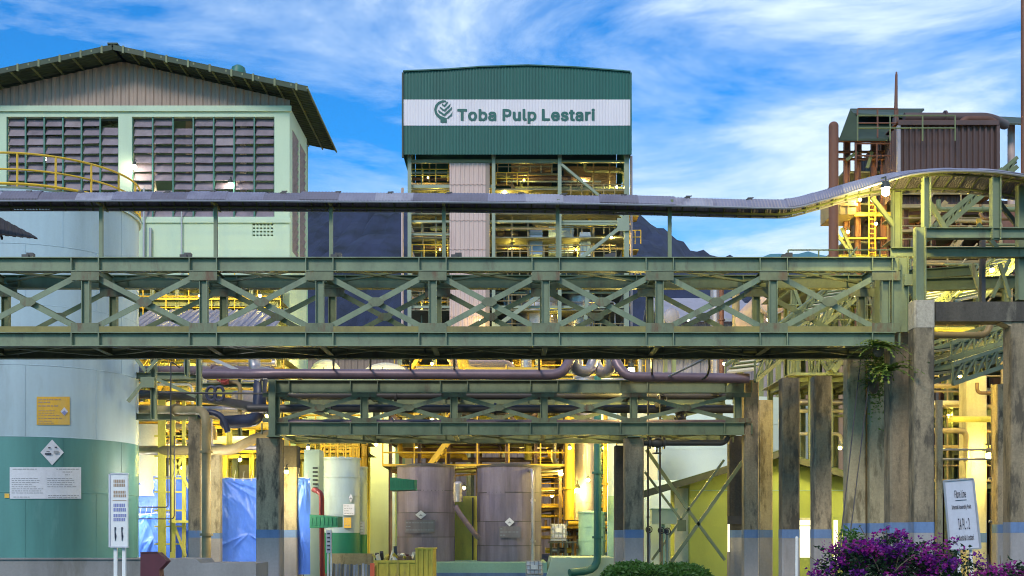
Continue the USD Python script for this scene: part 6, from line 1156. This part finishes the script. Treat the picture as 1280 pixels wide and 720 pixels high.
t.part('lettering', sign_line('Fibre Line', 1193.5, 1207.5, 613, 622.5), 'ink_dark'); t.part('underline', MB().bar((X(1194, YS), YS - .006, Z(625.6, YS)), (X(1208, YS), YS - .006, Z(624.6, YS)), .004, .006), 'ink_dark'); t.part('lettering', sign_line('Internal Assembly Point', 1190, 1214, 631.5, 638), 'ink_dark'); t.part('lettering', sign_line('IA PL : 2', 1198.5, 1212.5, 648, 662), 'ink_dark'); t.part('lettering', sign_line('Industrial Lestari', 1196, 1217.5, 669, 676), 'ink_dark')
YL = 17.0
t = Thing('route_sign', 'narrow white sign with brown and blue print on two posts at left', 'sign', P(148, 720, YL))
t.part('board', MB().box(X(138.5, YL), X(159.5, YL), YL, YL + .04, Z(683, YL), Z(593, YL)), 'white_paint'); t.part('side_edge', MB().box(X(136, YL), X(138.3, YL), YL - .01, YL + .05, Z(684, YL), Z(592.5, YL)), 'sign_grey'); t.part('frame_top', MB().box(X(138.4, YL), X(160, YL), YL - .01, YL + .05, Z(593, YL) + .001, Z(591.5, YL)), 'sign_grey'); t.part('frame_foot', MB().box(X(138.4, YL), X(160, YL), YL - .01, YL + .05, Z(684.5, YL), Z(683, YL) - .001), 'sign_grey')
r_ = np.random.default_rng(3)
for v0, v1, mt in ((599, 609, 'ink_brown'), (613, 622, 'ink_brown'), (629, 640, 'ink_blue'), (642, 652, 'ink_blue')):
    m = MB()
    for j in range(2):
        za, zb = Z(v0 + (v1 - v0) * (j + .88) / 2, YL), Z(v0 + (v1 - v0) * (j + .1) / 2, YL); u = 142.0
        while u < 156: w = r_.uniform(1.0, 2.0); m.box(X(u, YL), X(u + w, YL), YL - .005, YL - .001, za, zb); u += w + .7
    t.part('print', m, mt)
m = MB(); m.box(X(141, YL), X(158, YL), YL - .005, YL - .001, Z(626, YL), Z(625.2, YL)); t.part('rule', m, 'ink_brown')
for u in (144, 152.5):
    m = MB(); m.tube([P(u, 676, YL - .01), P(u + .3, 670, YL - .01), P(u - .4, 664, YL - .01), P(u, 659, YL - .01)], [.004, .012, .007, .012], 6); t.part('pictogram', m, 'ink_dark')
for u in (140.5, 151): t.part('leg', MB().box(X(u, YL), X(u + 4, YL), YL + .052, YL + .10, 0, Z(660, YL)), 'white_paint')

# ================================================================== PLANTS
def leaves(centres, size, rng, up=.3, aspect=.55):
    n = len(centres); d = rng.normal(0, 1, (n, 3)); d /= np.linalg.norm(d, axis=1, keepdims=True); d[:, 2] = np.abs(d[:, 2]) * .6 - .1
    e = rng.normal(0, 1, (n, 3)); e = np.cross(d, e); e /= np.linalg.norm(e, axis=1, keepdims=True); d /= np.linalg.norm(d, axis=1, keepdims=True); s_ = size * rng.uniform(.6, 1.3, (n, 1)); nn = np.cross(d, e) * s_ * .18
    v = np.stack([centres, centres + d * s_ * .5 + e * s_ * aspect * .5 + nn, centres + d * s_, centres + d * s_ * .5 - e * s_ * aspect * .5 + nn], 1).reshape(-1, 3); i = np.arange(n)[:, None] * 4
    return v, np.vstack([i + [0, 1, 2], i + [0, 2, 3]])
def blob_points(n, c, rad, rng, seed, hollow=.75, rough=.35):
    d = rng.normal(0, 1, (n, 3)); d /= np.linalg.norm(d, axis=1, keepdims=True); k = 1 + (meshkit.fbm(d * 2.2 + seed, 3, seed) - .5) * 2 * rough; r = rng.uniform(hollow, 1, (n, 1)) ** .6
    return np.asarray(c) + d * r * k[:, None] * np.asarray(rad)
def hedge(label, u, v, Y, rad, seed, n=5200):
    rng = np.random.default_rng(seed); c = P(u, v, Y); t = Thing('clipped_hedge', label, 'hedge', (c[0], c[1], 0))
    pts = blob_points(n, c, rad, rng, seed, .8, .14); t.part('foliage', leaves(pts, .075, rng), 'hedge_leaf')
    core = trimesh.creation.icosphere(3, 1.0); vv = np.array(core.vertices); k = 1 + (meshkit.fbm(vv * 2.2 + seed, 3, seed) - .5) * 2 * .14; t.part('inner_twigs', (vv * k[:, None] * np.asarray(rad) * .86 + c, np.array(core.faces)), 'dark_leaf'); t.part('stem', MB().tube([(c[0], c[1], 0), (c[0] + .03, c[1], c[2])], .05, 7), 'trunk')
hedge('round clipped green hedge left of the pair in front of the bracing', 792, 724, 19, (.50, .5, .27), 5); hedge('broad clipped green hedge right of the pair in front of the bracing', 847, 726, 19.5, (.58, .55, .27), 6)
def bougainvillea(label, u0, u1, v0, Y, seed, bract, n=7):
    rng = np.random.default_rng(seed); t = Thing('bougainvillea', label, 'shrub', (X((u0 + u1) / 2, Y), Y, 0)); G = []; Fl = []; Fl2 = []; tw = MB()
    for k in range(n):
        f = (k + .5) / n; u = u0 + (u1 - u0) * f + rng.uniform(-5, 5); top = v0 + 85 * abs(f - .5) ** 1.5 + rng.uniform(-6, 14); c = P(u, top + 28, Y + rng.uniform(-.3, .4)); rad = np.array([.24, .28, .24]) * rng.uniform(.8, 1.25)
        G.append(blob_points(430, c, rad * .98, rng, seed + k, .35, .6)); q = blob_points(210, c + [0, -.03, .04], rad * 1.1, rng, seed + k + 50, .72, .5); q = q[(q[:, 2] > c[2] - rad[2] * .75)]
        keep = meshkit.noise(q * 7.0, seed) > .60; q = q[keep]; s_ = rng.random(len(q)) < .4; Fl.append(q[~s_]); Fl2.append(q[s_])
        tw.tube([(X((u0 + u1) / 2, Y) + rng.uniform(-.1, .1), Y, 0), c * [1, 1, .5] + [0, 0, .1], c + [0, 0, rad[2] * .7]], [.03, .015, .006], 6)
        for j in range(4): tw.tube([c, c + rng.normal(0, .16, 3) + [0, 0, .22]], [.008, .004], 5)
    for k in range(22):                                   # long shoots that break the outline
        c = P(u0 + (u1 - u0) * rng.uniform(.22, .60), v0 + 50, Y + rng.uniform(-.3, .3)); d = np.array([rng.normal(0, .35), rng.normal(-.15, .3), 1.0]); L = rng.uniform(.22, .46); p = [c + d * L * s_ + np.array([d[0] * .25 * s_ * s_, 0, -.16 * s_ * s_]) for s_ in np.linspace(0, 1, 7)]
        tw.tube(p, np.linspace(.008, .003, 7), 5); G.append(np.vstack([q + rng.normal(0, .025, (5, 3)) for q in p])); tip = np.vstack([q + rng.normal(0, .03, (3, 3)) for q in p[4:]]); (Fl if k % 2 else Fl2).append(tip)
    t.part('leaves', leaves(np.vstack(G), .055, rng), 'dark_leaf')
    def tri(pts): 
        out = np.repeat(pts, 6, axis=0) + rng.normal(0, .022, (len(pts) * 6, 3)); return leaves(out, .042, rng, aspect=.8)
    t.part('flowers', tri(np.vstack(Fl)), bract[0]); t.part('flowers', tri(np.vstack(Fl2)), bract[1]); t.part('twigs', tw, 'trunk')
bougainvillea('big bougainvillea shrub with purple magenta flowers left of the leaning sign', 1040, 1192, 664, 13.2, 3, ('bract_purple', 'bract'), 9)
bougainvillea('low crimson magenta bougainvillea right of the leaning sign', 1222, 1300, 697, 13.0, 9, ('bract', 'bract'), 4)
# leafy sprig by the guy wires
rng = np.random.default_rng(14); c = P(1066, 690, 20); t = Thing('young_shrub', 'thin leafy green shrub growing left of the bougainvillea', 'shrub', (c[0], c[1], 0)); t.part('foliage', leaves(blob_points(420, c, (.22, .2, .42), rng, 4, .2, .6), .10, rng), 'hedge_leaf'); t.part('stem', MB().tube([(c[0], c[1], 0), c, c + [.05, 0, .35]], [.02, .012, .005], 6), 'trunk')
# ferns on the column
def fern(label, u, v, Y, seed, n=16, L=.75):
    rng = np.random.default_rng(seed); o = P(u, v, Y); t = Thing('fern', label, 'fern', o); t.part('root_clump', (np.array(trimesh.creation.icosphere(2, .14).vertices) * [1, .8, 1.5] + o, np.array(trimesh.creation.icosphere(2, .14).faces)), 'trunk')
    for k in range(n):
        a = rng.uniform(0, 2 * math.pi); el_ = rng.uniform(.3, 1.2); l_ = L * rng.uniform(.6, 1.1); d = np.array([math.cos(a), math.sin(a) * .8 - .25, 0]); m = MB(); prev = None
        for j in range(9):
            s_ = j / 8; p = o + d * l_ * s_ * math.cos(el_ * (1 - s_)) + np.array([0, 0, l_ * (math.sin(el_) * s_ - .75 * s_ * s_)]); 
            w = .10 * math.sin(math.pi * min(1, s_ + .12)) + .004; side = np.cross(d, [0, 0, 1.0]); 
            if prev is not None:
                for sg in (-1, 1):
                    q0 = prev[0]; q1 = p; tip = (q0 + q1) / 2 + side * sg * (w + .03) + d * .02 + [0, 0, -.02]; m.add([q0, q1, tip], [[0, 1, 2]])
            prev = (p,)
        t.part('frond', m, 'fern_leaf')
fern('fern sprouting at the top of the weathered column under the gallery end', 1098, 436, 28.75, 3, 26, .85); fern('lower fern with drooping fronds on the column beside the tall dark one', 1108, 466, 28.8, 5, 30, 1.0); fern('small dry fern hanging on the left face of the fern column', 1092, 482, 30.4, 8, 14, .7)
rng = np.random.default_rng(15); t = Thing('hanging_creeper', 'yellow green creeper hanging down the fern covered column', 'creeper', P(1098, 450, 30.8)); pts = np.vstack([P(rng.normal(1098, 8), 438 + abs(rng.normal(0, 34)), 30.9 - rng.uniform(0, .25)) for k in range(1300)]); t.part('leaves', leaves(pts, .09, rng), 'fern_leaf')

# ================================================================== HAZE
M['haze'] = usdkit.material(stage, '/World/Looks/haze_air', {'v': ('principled_volume', {'color': (0.62, 0.80, 1.0), 'density': 0.00005, 'anisotropy': 0.2})}, [], volume='v.volume')
single('haze', 'thin blue evening haze over the hills', None, MB().box(-5600, 5600, -560, 3700, -4.0, 760), 'haze', kind='stuff')
